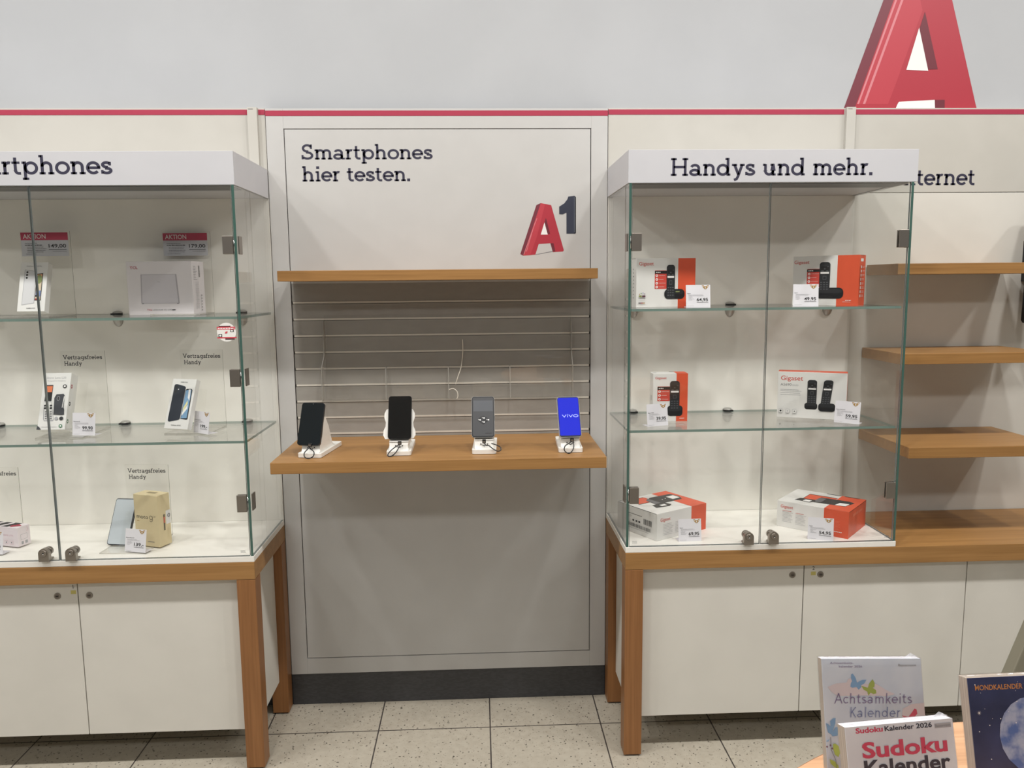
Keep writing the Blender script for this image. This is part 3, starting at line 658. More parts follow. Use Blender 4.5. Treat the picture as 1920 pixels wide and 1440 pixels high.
def feature_table(a, M, x0, x1, y0, ym, y1, n):
    p0, p1, pm = M(x0, y1), M(x1, y0), M(x0, ym); a.rr(p0[0], p1[0], p0[1], p1[1], .002, redtext); a.rect(p0[0], p1[0], pm[1], p1[1]-.0012, hole)
    a.bars(p0[0]+(p1[0]-p0[0])*.1, p0[0]+(p1[0]-p0[0])*.5, (pm[1]+(p1[1]-pm[1])*.3,), (p1[1]-pm[1])*.35, whitei, .05)
    for k in range(n):
        y = pm[1]-(pm[1]-p0[1])*(k+.5)/n; r = (pm[1]-p0[1])/n*.33; x = p0[0]+(p1[0]-p0[0])*.17
        a.dot(x, y, r, whitei); a.dot(x, y, r*.45, redtext); a.bars(x+r*1.6, p1[0]-.002, (y,), r*.28, whitei, .4)
GO = 'white and orange phone boxes'
def gig(a, M, x0, x1, yb, ytop, width=True):
    p = M(x0, yb); q = M(x1, ytop); a.txt('Gigaset', p[0], p[1], q[1]-p[1], redtext, width=q[0]-p[0], bold=.004)

# right case, upper shelf left
w, h, d = .2034, .1632, .0718
t = carton_box('wide white box with orange right end and black handset, upper left of right case', (1.3629, -.2178, R1), 3.6, w, h, d, group=GO)
M = amap(272, 118, 1155, 870, w, h); a = front(w)
a.rect(*[M(895, 0)[0], M(1155, 0)[0]], 0, h, orange); gig(a, M, 310, 528, 225, 172); feature_table(a, M, 545, 724, 305, 355, 588, 4)
handset(a, M, 722, 846, 220, 742, (690, 995, 592, 745)); M2 = M(905, 640)
a.rect(M(858, 0)[0], M(918, 0)[0], M(0, 640)[1], M(0, 624)[1], mat('lcd_green', (140, 150, 96), .4))
for x, y, c in ((318, 665, gold), (342, 655, mat('dot_green', (96, 150, 72))), (370, 650, mat('dot_blue', (86, 92, 160))), (396, 662, mat('dot_violet', (130, 84, 130)))): a.dot(*M(x, y), .0016, c)
a.poly([M(303, 700), M(318, 684), M(352, 688), M(352, 712), M(318, 710)], mat('icon_olive', (132, 140, 60))); a.poly([M(356, 688), M(400, 684), M(410, 698), M(396, 714), M(356, 712)], mat('icon_maroon', (92, 50, 66)))
a.bars(M(303, 0)[0], M(408, 0)[0], (M(0, 742)[1],), .0022, inkg, .05); a.bars(M(303, 0)[0], M(408, 0)[0], (M(0, 790)[1],), .0012, inkg, .05)
a.rect(M(303, 0)[0], M(335, 0)[0], M(0, 808)[1], M(0, 797)[1], hole); a.rect(M(335, 0)[0], M(368, 0)[0], M(0, 808)[1], M(0, 797)[1], mat('flag_red', (150, 44, 40))); a.rect(M(368, 0)[0], M(400, 0)[0], M(0, 808)[1], M(0, 797)[1], gold)
a.build('front_print', t)
a = left(w, d); a.rect(.01, d-.01, h-.0012, h-.0002, hole); a.bars(.03, .045, [.03+.012*k for k in range(9)], .004, inkg, .5); a.build('side_print', t)
# right case, upper shelf right
w, h, d = .2200, .1665, .0600
t = carton_box('wide white box turned left with orange right half, upper right of right case', (1.8990, -.2372, R1), -44.1, w, h, d, group=GO, faces={'R': orange})
M = amap(705, 150, 1700, 900, w, h); a = front(w)
a.rect(M(1382, 0)[0], w, 0, h, orange); gig(a, M, 722, 958, 265, 215); feature_table(a, M, 925, 1125, 345, 392, 620, 4)
handset(a, M, 1118, 1278, 245, 700, (1075, 1485, 630, 795)); a.bars(M(1520, 0)[0], M(1610, 0)[0], (M(0, 825)[1],), .004, whitei, .05); a.bars(M(1480, 0)[0], M(1610, 0)[0], (M(0, 845)[1],), .0015, whitei, .1)
a.build('front_print', t)
a = right(w, d); a.rect(.008, d-.012, h-.0012, h-.0002, hole); a.rr(.012, .038, .145, .155, .003, whitei)
for k in range(8): a.rect(.012, .020, .028+.0135*k, .037+.0135*k, whitei); a.bars(.026, .050, (.030+.0135*k, .034+.0135*k), .0014, whitei, .3)
a.build('side_print', t)
# right case, lower shelf left
w, h, d = .1191, .1654, .0618
t = carton_box('narrow upright white and orange box with single handset, lower shelf of right case', (1.3839, -.2182, R2), -2.3, w, h, d, group=GO)
M = amap(390, 177, 962, 960, w, h); a = front(w)
a.rect(M(775, 0)[0], w, 0, h, orange); gig(a, M, 425, 612, 265, 228); feature_table(a, M, 463, 668, 385, 440, 625, 3)
handset(a, M, 668, 828, 297, 790, (630, 880, 700, 870)); a.bars(M(830, 0)[0], M(910, 0)[0], (M(0, 912)[1],), .003, whitei, .05); a.build('front_print', t)
a = top(w, h); a.rect(M(775, 0)[0], w, 0, d, orange); a.rect(.004, .016, d*.45, d*.52, hole); a.rect(M(700, 0)[0], M(775, 0)[0], d*.8, d*.95, hole); a.build('top_print', t)
a = left(w, d); a.bars(.02, .05, (.085, .08, .075, .07, .05, .03), .0022, inkg, .5); a.build('side_print', t)
# right case, lower shelf right
w, h, d = .2248, .1617, .0583
t = carton_box('white twin handset box with orange top and side, lower shelf of right case', (1.8806, -.2105, R2), -24.8, w, h, d, group=GO, faces={'T': orange, 'R': orange})
M = amap(350, 165, 1465, 915, w, h); a = front(w)
gig(a, M, 400, 760, 303, 232); p = M(395, 395); a.txt('AS690', p[0], p[1], .0085, inkg, width=M(575, 0)[0]-p[0]); p = M(590, 395); a.txt('DUO', p[0], p[1], .0055, inkl, width=M(685, 0)[0]-p[0])
a.bars(M(398, 0)[0], M(760, 0)[0], [M(0, y)[1] for y in (460, 482, 513, 543)], .0017, inkl, .4)
handset(a, M, 835, 988, 288, 690, (797, 1003, 660, 765)); handset(a, M, 1050, 1200, 283, 700, (1020, 1290, 655, 790), tilt=.12)
for x in (410, 525, 637): p = M(x, 806); a.rr(p[0]-.0065, p[0]+.0065, p[1]-.0065, p[1]+.0065, .001, inkl); a.rr(p[0]-.0058, p[0]+.0058, p[1]-.0058, p[1]+.0058, .001, carton); a.dot(p[0], p[1], .0032 if x == 410 else .002, inkb if x != 525 else inkl); a.bars(p[0]-.006, p[0]+.006, (p[1]-.0105,), .0012, inkl, .1)
a.build('front_print', t)
a = top(w, h); a.bars(w*.36, w*.62, (d*.35,), .005, whitei, .02); a.build('top_print', t)
# right case, bottom left
w, h, d = .2340, .0932, .1980
t = carton_box('flat desk phone box turned right with barcode end, bottom of right case at left', (1.4155, -.2832, BZ), 31.2, w, h, d, group=GO)
a = front(w); o0 = .69*w
a.rect(o0, w, 0, h, orange); a.txt('Gigaset', .015, .0640, .0110, redtext, width=.046, bold=.004); a.bars(.028, .080, [.052-.0052*k for k in range(8)], .0016, inkl, .3); a.bars(.085, .135, [.052-.0052*k for k in range(8)], .0016, inkl, .3)
a.bars(o0+.018, w-.012, (.020,), .0028, whitei, .3); a.bars(o0+.010, w-.02, [.045-.005*k for k in range(4)], .0011, mat('pale_orange', (236, 140, 112)), .3); a.build('front_print', t)
a = left(w, d); a.rect(.004, d-.004, h-.0016, h-.0002, hole); a.bars(.055, .125, (.0660,), .0030, inkb, .05); a.bars(.055, .075, (.0605, .0570, .0535), .0012, inkg, .3)
for k in range(16): x = .132+.0026*k; a.rect(x, x+random.choice((.0008, .0016)), .0420, .0620, inkb)
for k in range(46): x = .052+.0026*k; a.rect(x, x+random.choice((.0008, .0015)), .0230, .0350, inkb)
for x in (.082, .098, .112): a.rr(x, x+.009, .0440, .0500, .001, inkb)
a.bars(.055, .170, (.0185,), .0013, inkg, .1); a.build('end_print', t)
a = top(w, h); a.rect(o0, w, 0, d, orange)
a.poly([(.030, d*.60), (.105, d*.60), (.105, d*.92), (.030, d*.92)], hole); a.poly([(.032, d*.62), (.107, d*.62), (.107, d*.90), (.032, d*.90)], orange)
a.poly([(.078, d*.42), (.205, d*.44), (.222, d*.60), (.215, d*.80), (.120, d*.82), (.082, d*.70)], handm); a.poly([(.082, d*.46), (.106, d*.46), (.106, d*.80), (.084, d*.72)], mat('handset_grey_print', (104, 104, 108), .4))
a.poly([(.176, d*.52), (.212, d*.53), (.212, d*.70), (.176, d*.70)], whitei); a.poly([(.050, d*.28), (.105, d*.24), (.125, d*.30), (.118, d*.44), (.060, d*.44)], handm); a.poly([(.080, d*.30), (.104, d*.29), (.106, d*.38), (.082, d*.38)], whitei)
for x, y in ((.140, .6), (.158, .62)): a.dot(x, d*y, .0025, whitei)
a.rect(.005, .060, d*.975, d*.99, hole); a.bars(w-.045, w-.012, (d*.12,), .004, mat('pale_orange', (236, 140, 112)), .1); a.build('top_print', t)
# right case, bottom right
w, h, d = .2432, .0927, .1922
t = carton_box('flat desk phone box with orange end facing right, bottom right of right case', (1.8652, -.2851, BZ), -42.4, w, h, d, group=GO, faces={'R': orange})
a = front(w); o0 = .665*w
a.rect(o0, w, 0, h, orange); a.txt('Gigaset', .013, .0690, .0105, redtext, width=.043, bold=.004); a.bars(.020, .054, (.0585,), .0024, redtext, .1); a.bars(.066, .096, (.0560,), .0024, redtext, .1); a.bars(.020, .058, [.054-.0048*k for k in range(8)], .0015, inkl, .3); a.bars(.066, .104, [.051-.0048*k for k in range(8)], .0015, inkl, .3)
a.bars(o0+.030, o0+.062, (.0170,), .0034, whitei, .05); a.bars(o0+.034, o0+.056, [.054-.0046*k for k in range(7)], .0012, mat('pale_orange', (236, 140, 112)), .4); a.build('front_print', t)
a = right(w, d)
for k in range(7): a.rr(.045+.015*k, .054+.015*k, .066, .076, .002, mat('pale_orange', (236, 140, 112))); a.bars(.044+.015*k, .056+.015*k, [.060-.006*j for j in range(7)], .0012, mat('pale_orange', (236, 140, 112)), .5)
a.rect(.004, d-.004, h-.0014, h-.0002, hole); a.build('end_print', t)
a = top(w, h); a.rect(o0, w, 0, d, orange)
a.poly([(.062, d*.38), (.160, d*.38), (.160, d*.78), (.062, d*.78)], hole); a.poly([(.064, d*.40), (.160, d*.40), (.160, d*.75), (.064, d*.75)], orange)
a.poly([(.100, d*.26), (.212, d*.30), (.226, d*.62), (.205, d*.68), (.110, d*.66)], handm); a.poly([(.102, d*.30), (.130, d*.30), (.130, d*.62), (.108, d*.62)], mat('handset_grey_print', (104, 104, 108), .4))
a.poly([(.178, d*.30), (.212, d*.33), (.216, d*.50), (.184, d*.49)], whitei); a.poly([(.046, d*.22), (.098, d*.20), (.112, d*.30), (.104, d*.42), (.054, d*.40)], handm); a.poly([(.072, d*.24), (.096, d*.23), (.098, d*.34), (.076, d*.35)], whitei)
a.rect(.110, .160, d*.965, d*.99, hole); a.rect(o0+.01, o0+.06, d*.965, d*.99, hole); a.bars(w-.060, w-.02, (d*.08,), .004, mat('pale_orange', (236, 140, 112)), .1); a.build('top_print', t)
# price cards
price_card('price card 64,95 standing beside the wide box on the upper right shelf', (1.4628, -.2599, R1), -4.0, 8.1, .0806, .0744, '64,95', .46, 'Gigaset')
price_card('price card 49,95 in front of the wide box turned left', (1.8160, -.2850, R1), -14, 7.9, .0800, .0730, '49,95', .46, 'Gigaset')
price_card('price card 39,95 leaning before the narrow upright box', (1.3235, -.3005, R2), 15.9, 7.7, .0777, .0737, '39,95', .46, 'Gigaset AS690')
price_card('price card 59,95 before the twin handset box', (1.9597, -.3104, R2), -40.6, 8.0, .0812, .0735, '59,95', .46, 'Gigaset AS690 Duo')
price_card('price card 69,95 before the desk phone box with barcode', (1.4263, -.3500, BZ), 3.0, 8.5, .0781, .0741, '69,95', .46, 'Gigaset')
price_card('price card 54,95 before the desk phone box with orange end', (1.8600, -.3700, BZ), -19.2, 7.9, .0804, .0747, '54,95', .46, 'Gigaset')
price_card('price card 99,90 beside the keypad phone box in the left case', (-.5723, -.2593, L2+.0048), -9.1, 7.9, .0802, .0748, '99,90', .46, 'Doro Leva L20')
price_card('price card 199,- beside the dark phone box in the left case', (-.1935, -.2579, L2+.0048), -36.2, 8.0, .0804, .0724, '199,-', .46, 'Samsung Galaxy A16')
price_card('price card 139,- in front of the beige phone box', (-.3975, -.3414, BZ+.0048), -17.2, 9.2, .0797, .0744, '139,-', .46, 'Motorola Moto G24')
price_card('price card cut by the left picture edge, before the pink and white box', (-.8600, -.3300, BZ+.0048), -8, 8, .0800, .0745, '89,90', .46)

# acrylic sign stands
def sign_stand(label, loc, yaw, dep, hgt, w=.150, rest=None, kind='text', front_x=0.):
    """clear base, upright rear sheet and, where a box leans, a sloped rest"""
    t = thing('acrylic_stand', label, 'sign stand', loc, yaw, 0, 'clear acrylic sign stands')
    b = MB(); b.box(-w/2, w/2, -dep, 0, 0, .004, acryl, acedge, 'z'); b.build('base_plate', t)
    b = MB(); b.box(-w/2, w/2, -.0030, -.0005, .0042, hgt, acryl, acedge, 'y'); b.m[1] = b.mi(acline); b.m[0] = b.mi(acryl); s = b.build('back_sheet', t)  # right edge alone is dark: its shade is put into the material
    if kind == 'text':
        a = Art((0, -.0037, 0), (1, 0, 0), (0, 0, 1), (0, -1, 0)); a.slab('Vertragsfreies', -w/2+.010, hgt-.0285, .0150, inkb, width=.1330); a.slab('Handy', -w/2+.013, hgt-.0500, .0150, inkb, width=.0600); a.build('lettering', s)
    if rest:
        y0, z0, y1, z1 = rest; b = MB()
        b.prism([(y0, z0), (y1, z1), (y1+.003, z1), (y0+.004, z0-.001), (y0+.004, .0042), (y0+.001, .0042), (y0+.001, z0-.0015), (y0-.020, z0-.0040), (y0-.0205, z0-.001)], 'x', -.038, .038, acryl); b.build('sloped_rest', t)
    return t
def sale_card(t, w, h, hgt, price, dx):
    """printed card slid behind the top of the sheet"""
    b = MB(); b.box(-w/2+dx, w/2+dx, 0, .0008, hgt-h-.004, hgt-.004, mat('sale_paper', (206, 206, 212), .6)); c = b.build('sale_card', t)
    a = Art((-w/2+dx, 0, hgt-h-.004), (1, 0, 0), (0, 0, 1), (0, -1, 0)); a.rect(0, w, h*.675, h, mat('sale_red', (190, 52, 84), .5)); a.txt('AKTION', w*.05, h*.74, h*.19, whitei, width=w*.48, bold=.006)
    a.bars(w*.08, w*.45, (h*.53,), h*.035, inkg, .3); a.bars(w*.08, w*.50, (h*.45,), h*.045, inkb, .15); a.bars(w*.12, w*.54, (h*.375, h*.305, h*.235, h*.165), h*.028, inkg, .25); a.bars(w*.09, w*.4, (h*.08,), h*.025, inkg, .4)
    a.txt(price, w*.95, h*.36, h*.145, inkb, width=w*.37, align='r', bold=.012); a.rect(w*.58, w*.955, h*.265, h*.288, inkb); a.bars(w*.66, w*.955, (h*.19,), h*.022, inkg, .05); a.build('card_print', c)
s1 = sign_stand('clear stand holding the red sale sign reading 149,00', (-.7290, -.0950, L1+.0002), 0, .175, .284, .165, (-.125, .022, -.078, .150), None); sale_card(s1, .1560, .0790, .284, '149,00', -.004)
s2 = sign_stand('clear stand holding the red sale sign reading 179,00', (-.2830, -.0280, L1+.0002), 0, .150, .283, .163, None, None); sale_card(s2, .1520, .0780, .283, '179,00', -.006)
sign_stand('clear sign stand with dark lettering behind the keypad phone box', (-.6390, -.0900, L2+.0002), 0, .195, .270, .152, (-.120, .022, -.058, .165))
sign_stand('clear sign stand with dark lettering behind the dark phone box', (-.2310, -.1000, L2+.0002), -5, .150, .270, .150, (-.105, .022, -.060, .140))
sign_stand('clear sign stand with dark lettering behind the beige phone box', (-.4230, -.1500, BZ+.0002), -4, .195, .252, .152, (-.140, .012, -.085, .110))
sign_stand('clear sign stand cut by the left picture edge, bottom of left case', (-.9480, -.1150, BZ+.0002), -4, .200, .244, .150)

# left case goods
lg_c = mat('pale_phone_print', (210, 210, 212), .35); PB = 'white phone boxes in the left case'
w, h, d = .0855, .1660, .0280
t = carton_box('slim white phone box with pale phone picture, upper left beside the door gap', (-.7120, -.2520, 1.5186), 1.3, w, h, d, 17.7, group=PB)
def smap(x0, y0, x1, y1, w, h, sh): return lambda x, y: ((x+sh*(y-y0)-x0)/(x1-x0)*w, (y1-y)/(y1-y0)*h)
M = smap(168, 572, 575, 1312, w, h, 68/740); a = front(w)
a.txt('Galaxy A04s', *M(250, 640), .0042, inkg, width=M(480, 640)[0]-M(250, 640)[0]); a.poly([M(225, 682), M(385, 705), M(358, 1190), M(168, 1220)], inkl); a.poly([M(232, 690), M(380, 710), M(352, 1182), M(174, 1210)], lg_c)
for y in (722, 765, 808): a.dot(*M(262-(y-722)*.115, y), .0033, hole)
a.poly([M(400, 750), M(497, 738), M(455, 1150), M(362, 1150)], hole); a.poly([M(408, 760), M(485, 752), M(446, 1140), M(370, 1140)], mat('print_sand', (214, 196, 168))); a.poly([M(408, 760), M(485, 752), M(478, 830), M(402, 850)], mat('print_peach', (222, 160, 120)))
a.dot(*M(440, 830), .0085, mat('print_moss', (128, 140, 84)), .0155); a.poly([M(388, 1000), M(460, 1000), M(450, 1090), M(378, 1090)], mat('print_skyblue', (120, 140, 190))); a.rect(M(372, 1130)[0], M(410, 1130)[0], M(0, 1140)[1], M(0, 1120)[1], mat('flag_red', (150, 44, 40))); a.rect(M(376, 1085)[0], M(410, 1085)[0], M(0, 1095)[1], M(0, 1070)[1], hole)
a.txt('SAMSUNG', *M(242, 1272), .0036, inkg, width=M(370, 1272)[0]-M(242, 1272)[0], bold=.01); a.build('front_print', t)
w, h, d = .2245, .1790, .0935
t = carton_box('large white router box with grey trapezoid router picture on the upper shelf', (-.3420, -.1400, L1), -5.2, w, h, d, 0, mat('router_carton', (226, 221, 224), .4), group=PB)
M = smap(128, 583, 1075, 1358, w, h, -53/775); a = front(w); p = M(190, 690); tr_ = mat('router_red', (172, 34, 66), .5)
a.txt('TCL', p[0], p[1], .0080, tr_, width=M(305, 690)[0]-p[0], bold=.02); gs = mat('router_picture', (206, 202, 208), .4); gl2 = mat('router_picture_edge', (172, 168, 174), .4)
a.poly([M(345, 770), M(866, 770), M(920, 1192), M(360, 1192)], gl2); a.poly([M(362, 775), M(848, 775), M(900, 1186), M(374, 1186)], gs); a.txt('TCL', *M(590, 885), .0026, inkg, width=M(632, 885)[0]-M(590, 885)[0]); a.rect(M(372, 1196)[0], M(398, 1196)[0], M(0, 1198)[1], M(0, 1188)[1], inkg); a.rect(M(880, 1196)[0], M(908, 1196)[0], M(0, 1198)[1], M(0, 1188)[1], inkg)
p = M(445, 1296); q = M(805, 1296); a.txt('TCL', p[0], p[1], .0052, tr_, width=M(518, 1296)[0]-p[0], bold=.02); p = M(528, 1296); a.txt('LINKHUB 5G CPE', p[0], p[1], .0048, inkg, width=q[0]-p[0]); a.rect(M(810, 1296)[0], M(860, 1296)[0], M(0, 1294)[1], M(0, 1280)[1], inkb); a.build('front_print', t)
a = right(w, d)
for k in range(9): a.bars(.012, .040, (h-.018-.0055*k,), .0022, inkg, .5)
for k in range(14): a.rect(.050, .060, h-.016-.0028*k, h-.0148-.0028*k, inkb)
for k in range(22): a.rect(.020, .046, .020+.0042*k, .0208+.0042*k, inkl)
for k in range(6): a.rect(.058, .064, .012+.010*k, .016+.010*k, inkg)
a.build('side_print', t)
w, h, d = .0902, .1953, .0453
t = carton_box('white keypad phone box with orange screen picture leaning on the lower shelf', (-.6907, -.2328, 1.1271), -.7, w, h, d, 21.7, group=PB)
M = smap(318, 430, 690, 1192, w, h, 113/760); a = front(w); p = M(352, 508)
a.txt('Doro Leva L20', p[0], p[1], .0064, inkl, width=M(612, 508)[0]-p[0]); a.txt('Designed for Simplicity', M(358, 545)[0], M(0, 545)[1], .0034, inkl, width=M(605, 545)[0]-M(358, 545)[0])
a.poly([M(345, 592), M(440, 592), M(408, 815), M(308, 815)], inkl); a.poly([M(347, 596), M(436, 596), M(405, 810), M(312, 810)], hole); a.poly([M(350, 608), M(430, 608), M(416, 690), M(338, 690)], mat('print_orange_screen', (226, 124, 78)))
a.poly([M(305, 820), M(408, 820), M(432, 1060), M(420, 1078), M(300, 1078), M(290, 1050)], inkl); a.poly([M(308, 826), M(404, 826), M(424, 1060), M(306, 1068)], carton)
for r, y in enumerate((872, 905)):
    for x in (322, 400): a.dot(*M(x-r*2, y), .0042, inkb, .0036)
for r in range(4):
    for c in range(3): x, y = 318+34*c, 945+30*r; a.rr(M(x, y)[0], M(x+24, y)[0], M(0, y+18)[1], M(0, y)[1], .0008, inkg)
a.poly([M(480, 722), M(575, 716), M(590, 735), M(570, 905), M(578, 918), M(574, 995), M(540, 1000), M(432, 992), M(450, 770)], mat('print_graphite', (58, 60, 66))); a.poly([M(583, 745), M(590, 760), M(556, 905), M(548, 900)], whitei); a.dot(*M(505, 778), .0048, inkl, .0080); a.dot(*M(505, 778), .0036, handm, .0066)
a.dot(*M(596, 614), .0066, inkb, .0062); a.dot(*M(596, 614), .0034, whitei); a.dot(*M(470, 1045), .0058, inkl); a.dot(*M(537, 1045), .0064, handm); a.dot(*M(525, 1145), .0058, mat('print_green', (62, 120, 84))); a.dot(*M(525, 1145), .0028, whitei)
a.bars(M(270, 1150)[0], M(480, 1150)[0], (M(0, 1156)[1],), .0016, inkl, .1); a.poly([M(212, 1140), M(240, 1155), M(262, 1190), M(203, 1190)], mat('print_graphite', (58, 60, 66))); a.build('front_print', t)
a = right(w, d)
for z, c in ((.150, mat('side_red', (170, 70, 84))), (.090, inkb), (.030, mat('side_green', (70, 110, 80)))): a.dot(.011, z, .0050, c, .0072); a.dot(.011, z, .0020, whitei, .003)
a.build('side_print', t)
w, h, d = .0934, .1691, .0200
t = carton_box('white phone box with dark blue phone picture leaning on the lower shelf', (-.2692, -.2724, 1.1295), -19.8, w, h, d, 20.5, group=PB)
M = smap(327, 510, 641, 1180, w, h, .197); a = front(w)
a.txt('SAMSUNG', *M(425, 560), .0034, inkb, width=M(520, 560)[0]-M(425, 560)[0], bold=.01); dn = mat('print_night', (44, 50, 60), .35)
a.poly([M(495, 655), M(510, 642), M(572, 640), M(584, 655), M(512, 1045), M(495, 1052), M(418, 1044)], black); a.poly([M(496, 662), M(562, 648), M(572, 660), M(502, 1030), M(424, 1036)], mat('print_blue', (122, 160, 194)))
a.poly([M(535, 650), M(562, 648), M(540, 800), M(520, 760)], whitei); a.poly([M(456, 900), M(520, 790), M(518, 840), M(446, 960)], mat('print_cream', (226, 220, 160))); a.poly([M(440, 960), M(520, 850), M(512, 905), M(436, 1000)], whitei)
a.poly([M(360, 584), M(385, 583), M(485, 607), M(497, 625), M(412, 1040), M(395, 1058), M(268, 1088), M(250, 1078), M(254, 1040), M(345, 600)], dn); a.dot(*M(372, 625), .0060, handm); a.dot(*M(362, 680), .0055, handm); a.dot(*M(398, 652), .0018, whitei)
a.txt('Galaxy A16', *M(292, 1138), .0042, inkb, width=M(420, 1138)[0]-M(292, 1138)[0]); a.build('front_print', t)
t, s = phone((-.4875, -.2700, .7395), -10.6, 26.3, .0756, .1566, 'grey-blue phone dummy leaning beside the beige box', mat('dark_bezel', (46, 52, 66), .3, .3), 0, mat('dark_bezel', (46, 52, 66), .3, .3))
a = front(.0756, y=-.0002); a.rr(.0022, .0734, .0028, .1538, .006, mat('dummy_face', (192, 200, 206), .25)); a.build('face_print', s)
w, h, d = .0990, .1740, .0540
be = mat('beige_carton', (216, 200, 160), .5)
t = carton_box('beige upright phone box with black lettering, bottom of left case', (-.3790, -.2830, BZ+.0046), -22, w, h, d, 0, be, group='boxes at the bottom of the left case')
a = front(w); a.txt('moto', .0095, .0935, .0125, inkb, width=.0475, bold=.002)
def thin(P, lw=.0014):
    for q in ribbon(P, lw): a.face([a.P(p) for p in q], inkb)
thin([(p[0]*.0062+.0690, p[1]*.0062+.0985) for p in arc(0, 0, 1, 1, 0, 360, 26)]); thin([(.0752, .1045), (.0752, .0905)]+[(p[0]*.0062+.0690, p[1]*.0050+.0905) for p in arc(0, 0, 1, 1, 0, -160, 14)])
a.txt('24', .0800, .1010, .0042, inkb, width=.0080); a.bars(.0100, .0200, (.0835,), .0034, gold, .05); a.bars(.0500, .0780, (.0150,), .0030, inkg, .05); a.build('front_print', t)
a = right(w, d); a.rr(.034, .053, .070, .116, .002, carton); 
for k in range(13): a.rect(.0225, .0290, .052+.0042*k, .0550+.0042*k, redtext if 5 < k < 11 else inkb)
a.ring(.046, .098, .0062, .0026, inkg, .0062); a.rect(.0405, .0425, .020, .06, be); a.build('side_print', t)
a = top(w, h); a.rr(.030, .068, d*.45, d*.75, .002, mat('beige_shade_print', (150, 136, 104))); a.build('top_print', t)
w, h, d = .1500, .0663, .0480
t = carton_box('low pink and white box with black stripes, cut by the left picture edge', (-.8810, -.2425, BZ+.0046), -17.6, w, h, d, 0, mat('pink_carton', (234, 224, 228), .45), group='boxes at the bottom of the left case')
a = front(w); pk = mat('pink_ink', (214, 176, 188)); a.txt('PRIME LITE', .086, .0355, .0052, pk, width=.044)
for x in (.100, .122): a.rr(x-.007, x+.007, .008, .020, .002, pk); a.rr(x-.0062, x+.0062, .0088, .0192, .002, mat('pink_carton')); a.dot(x, .0138, .0024, inkg)
a.bars(.03, .08, (.030, .024, .018), .0018, pk, .3); a.build('front_print', t)
a = right(w, d); a.rr(.010, .036, .022, .040, .002, inkl); a.rr(.0108, .0352, .0228, .0392, .002, mat('pink_carton')); a.rr(.012, .020, .006, .016, .001, inkl); a.rr(.026, .036, .006, .016, .001, inkl)
for q in ribbon([(.036, .062), (.040, .052), (.034, .045)], .0012): a.face([a.P(p) for p in q], pk)
a.build('side_print', t)
a = top(w, h)
for x in (.000, .040, .080): a.poly([(x, .002), (x+.026, .002), (x+.044, d*.96), (x+.018, d*.96)], inkb)
a.poly([(.118, .002), (.146, d*.45), (.122, d*.75), (.106, d*.35)], mat('router_red', (172, 34, 66))); a.poly([(.098, d*.5), (.118, d*.5), (.110, d*.96), (.095, d*.96)], inkb); a.build('top_print', t)

# round sticker on the left case door
a = Art((-.0471, -.3962, 1.4522), (1, 0, 0), (0, 0, 1), (0, -1, 0)); st = mat('sticker_white', (232, 230, 226), .5); sr = mat('sticker_red', (206, 70, 84), .5)
a.dot(0, 0, .0292, st); a.rect(-.0230, .0130, .0155, .0200, mat('sticker_dark', (64, 42, 46))); a.rect(-.0290, .0270, .0085, .0168, sr); a.bars(-.0260, .0250, (.0102,), .0050, whitei, .02)
a.rect(-.0290, .0300, -.0190, -.0150, sr); a.rect(-.0050, .0240, -.0232, -.0192, mat('sticker_dark', (64, 42, 46))); a.rect(-.0250, -.0140, -.0150, -.0060, inkb); a.dot(-.0195, -.0105, .0036, whitei, .0030); a.rect(.0120, .0220, .0010, .0085, inkb); a.dot(.0168, .0046, .0030, whitei)
a.poly([(-.0050, -.0040), (.0020, -.0030), (.0036, .0030), (-.0030, .0020)], sr)
tag(a.build('round_sticker'), 'round white and red sticker on the glass door of the left case', 'sticker')

# dark device hung at the right picture edge
t = thing('wall_device', 'black wall-hung device at the right picture edge beside the top oak shelf', 'device', (2.768, 0, 1.4326))
b = MB(); b.prism([(-.052, .010), (-.046, .002), (-.038, 0), (.056, 0), (.056, .43), (0, .43), (-.018, .425), (-.024, .41), (-.030, .26), (-.040, .225), (-.0475, .21)], 'y', -.150, -.060, mat('navy_black_plastic', (24, 27, 36), .3), True); b.build('housing', t, .006)
b = MB(); b.box(-.02, .02, -.0605, .0035, .15, .30, black); b.build('wall_bracket', t, .002)
a = Art((0, -.150, 0), (1, 0, 0), (0, 0, 1), (0, -1, 0)); a.rr(-.025, .045, .03, .19, .01, screen); a.build('screen', t)

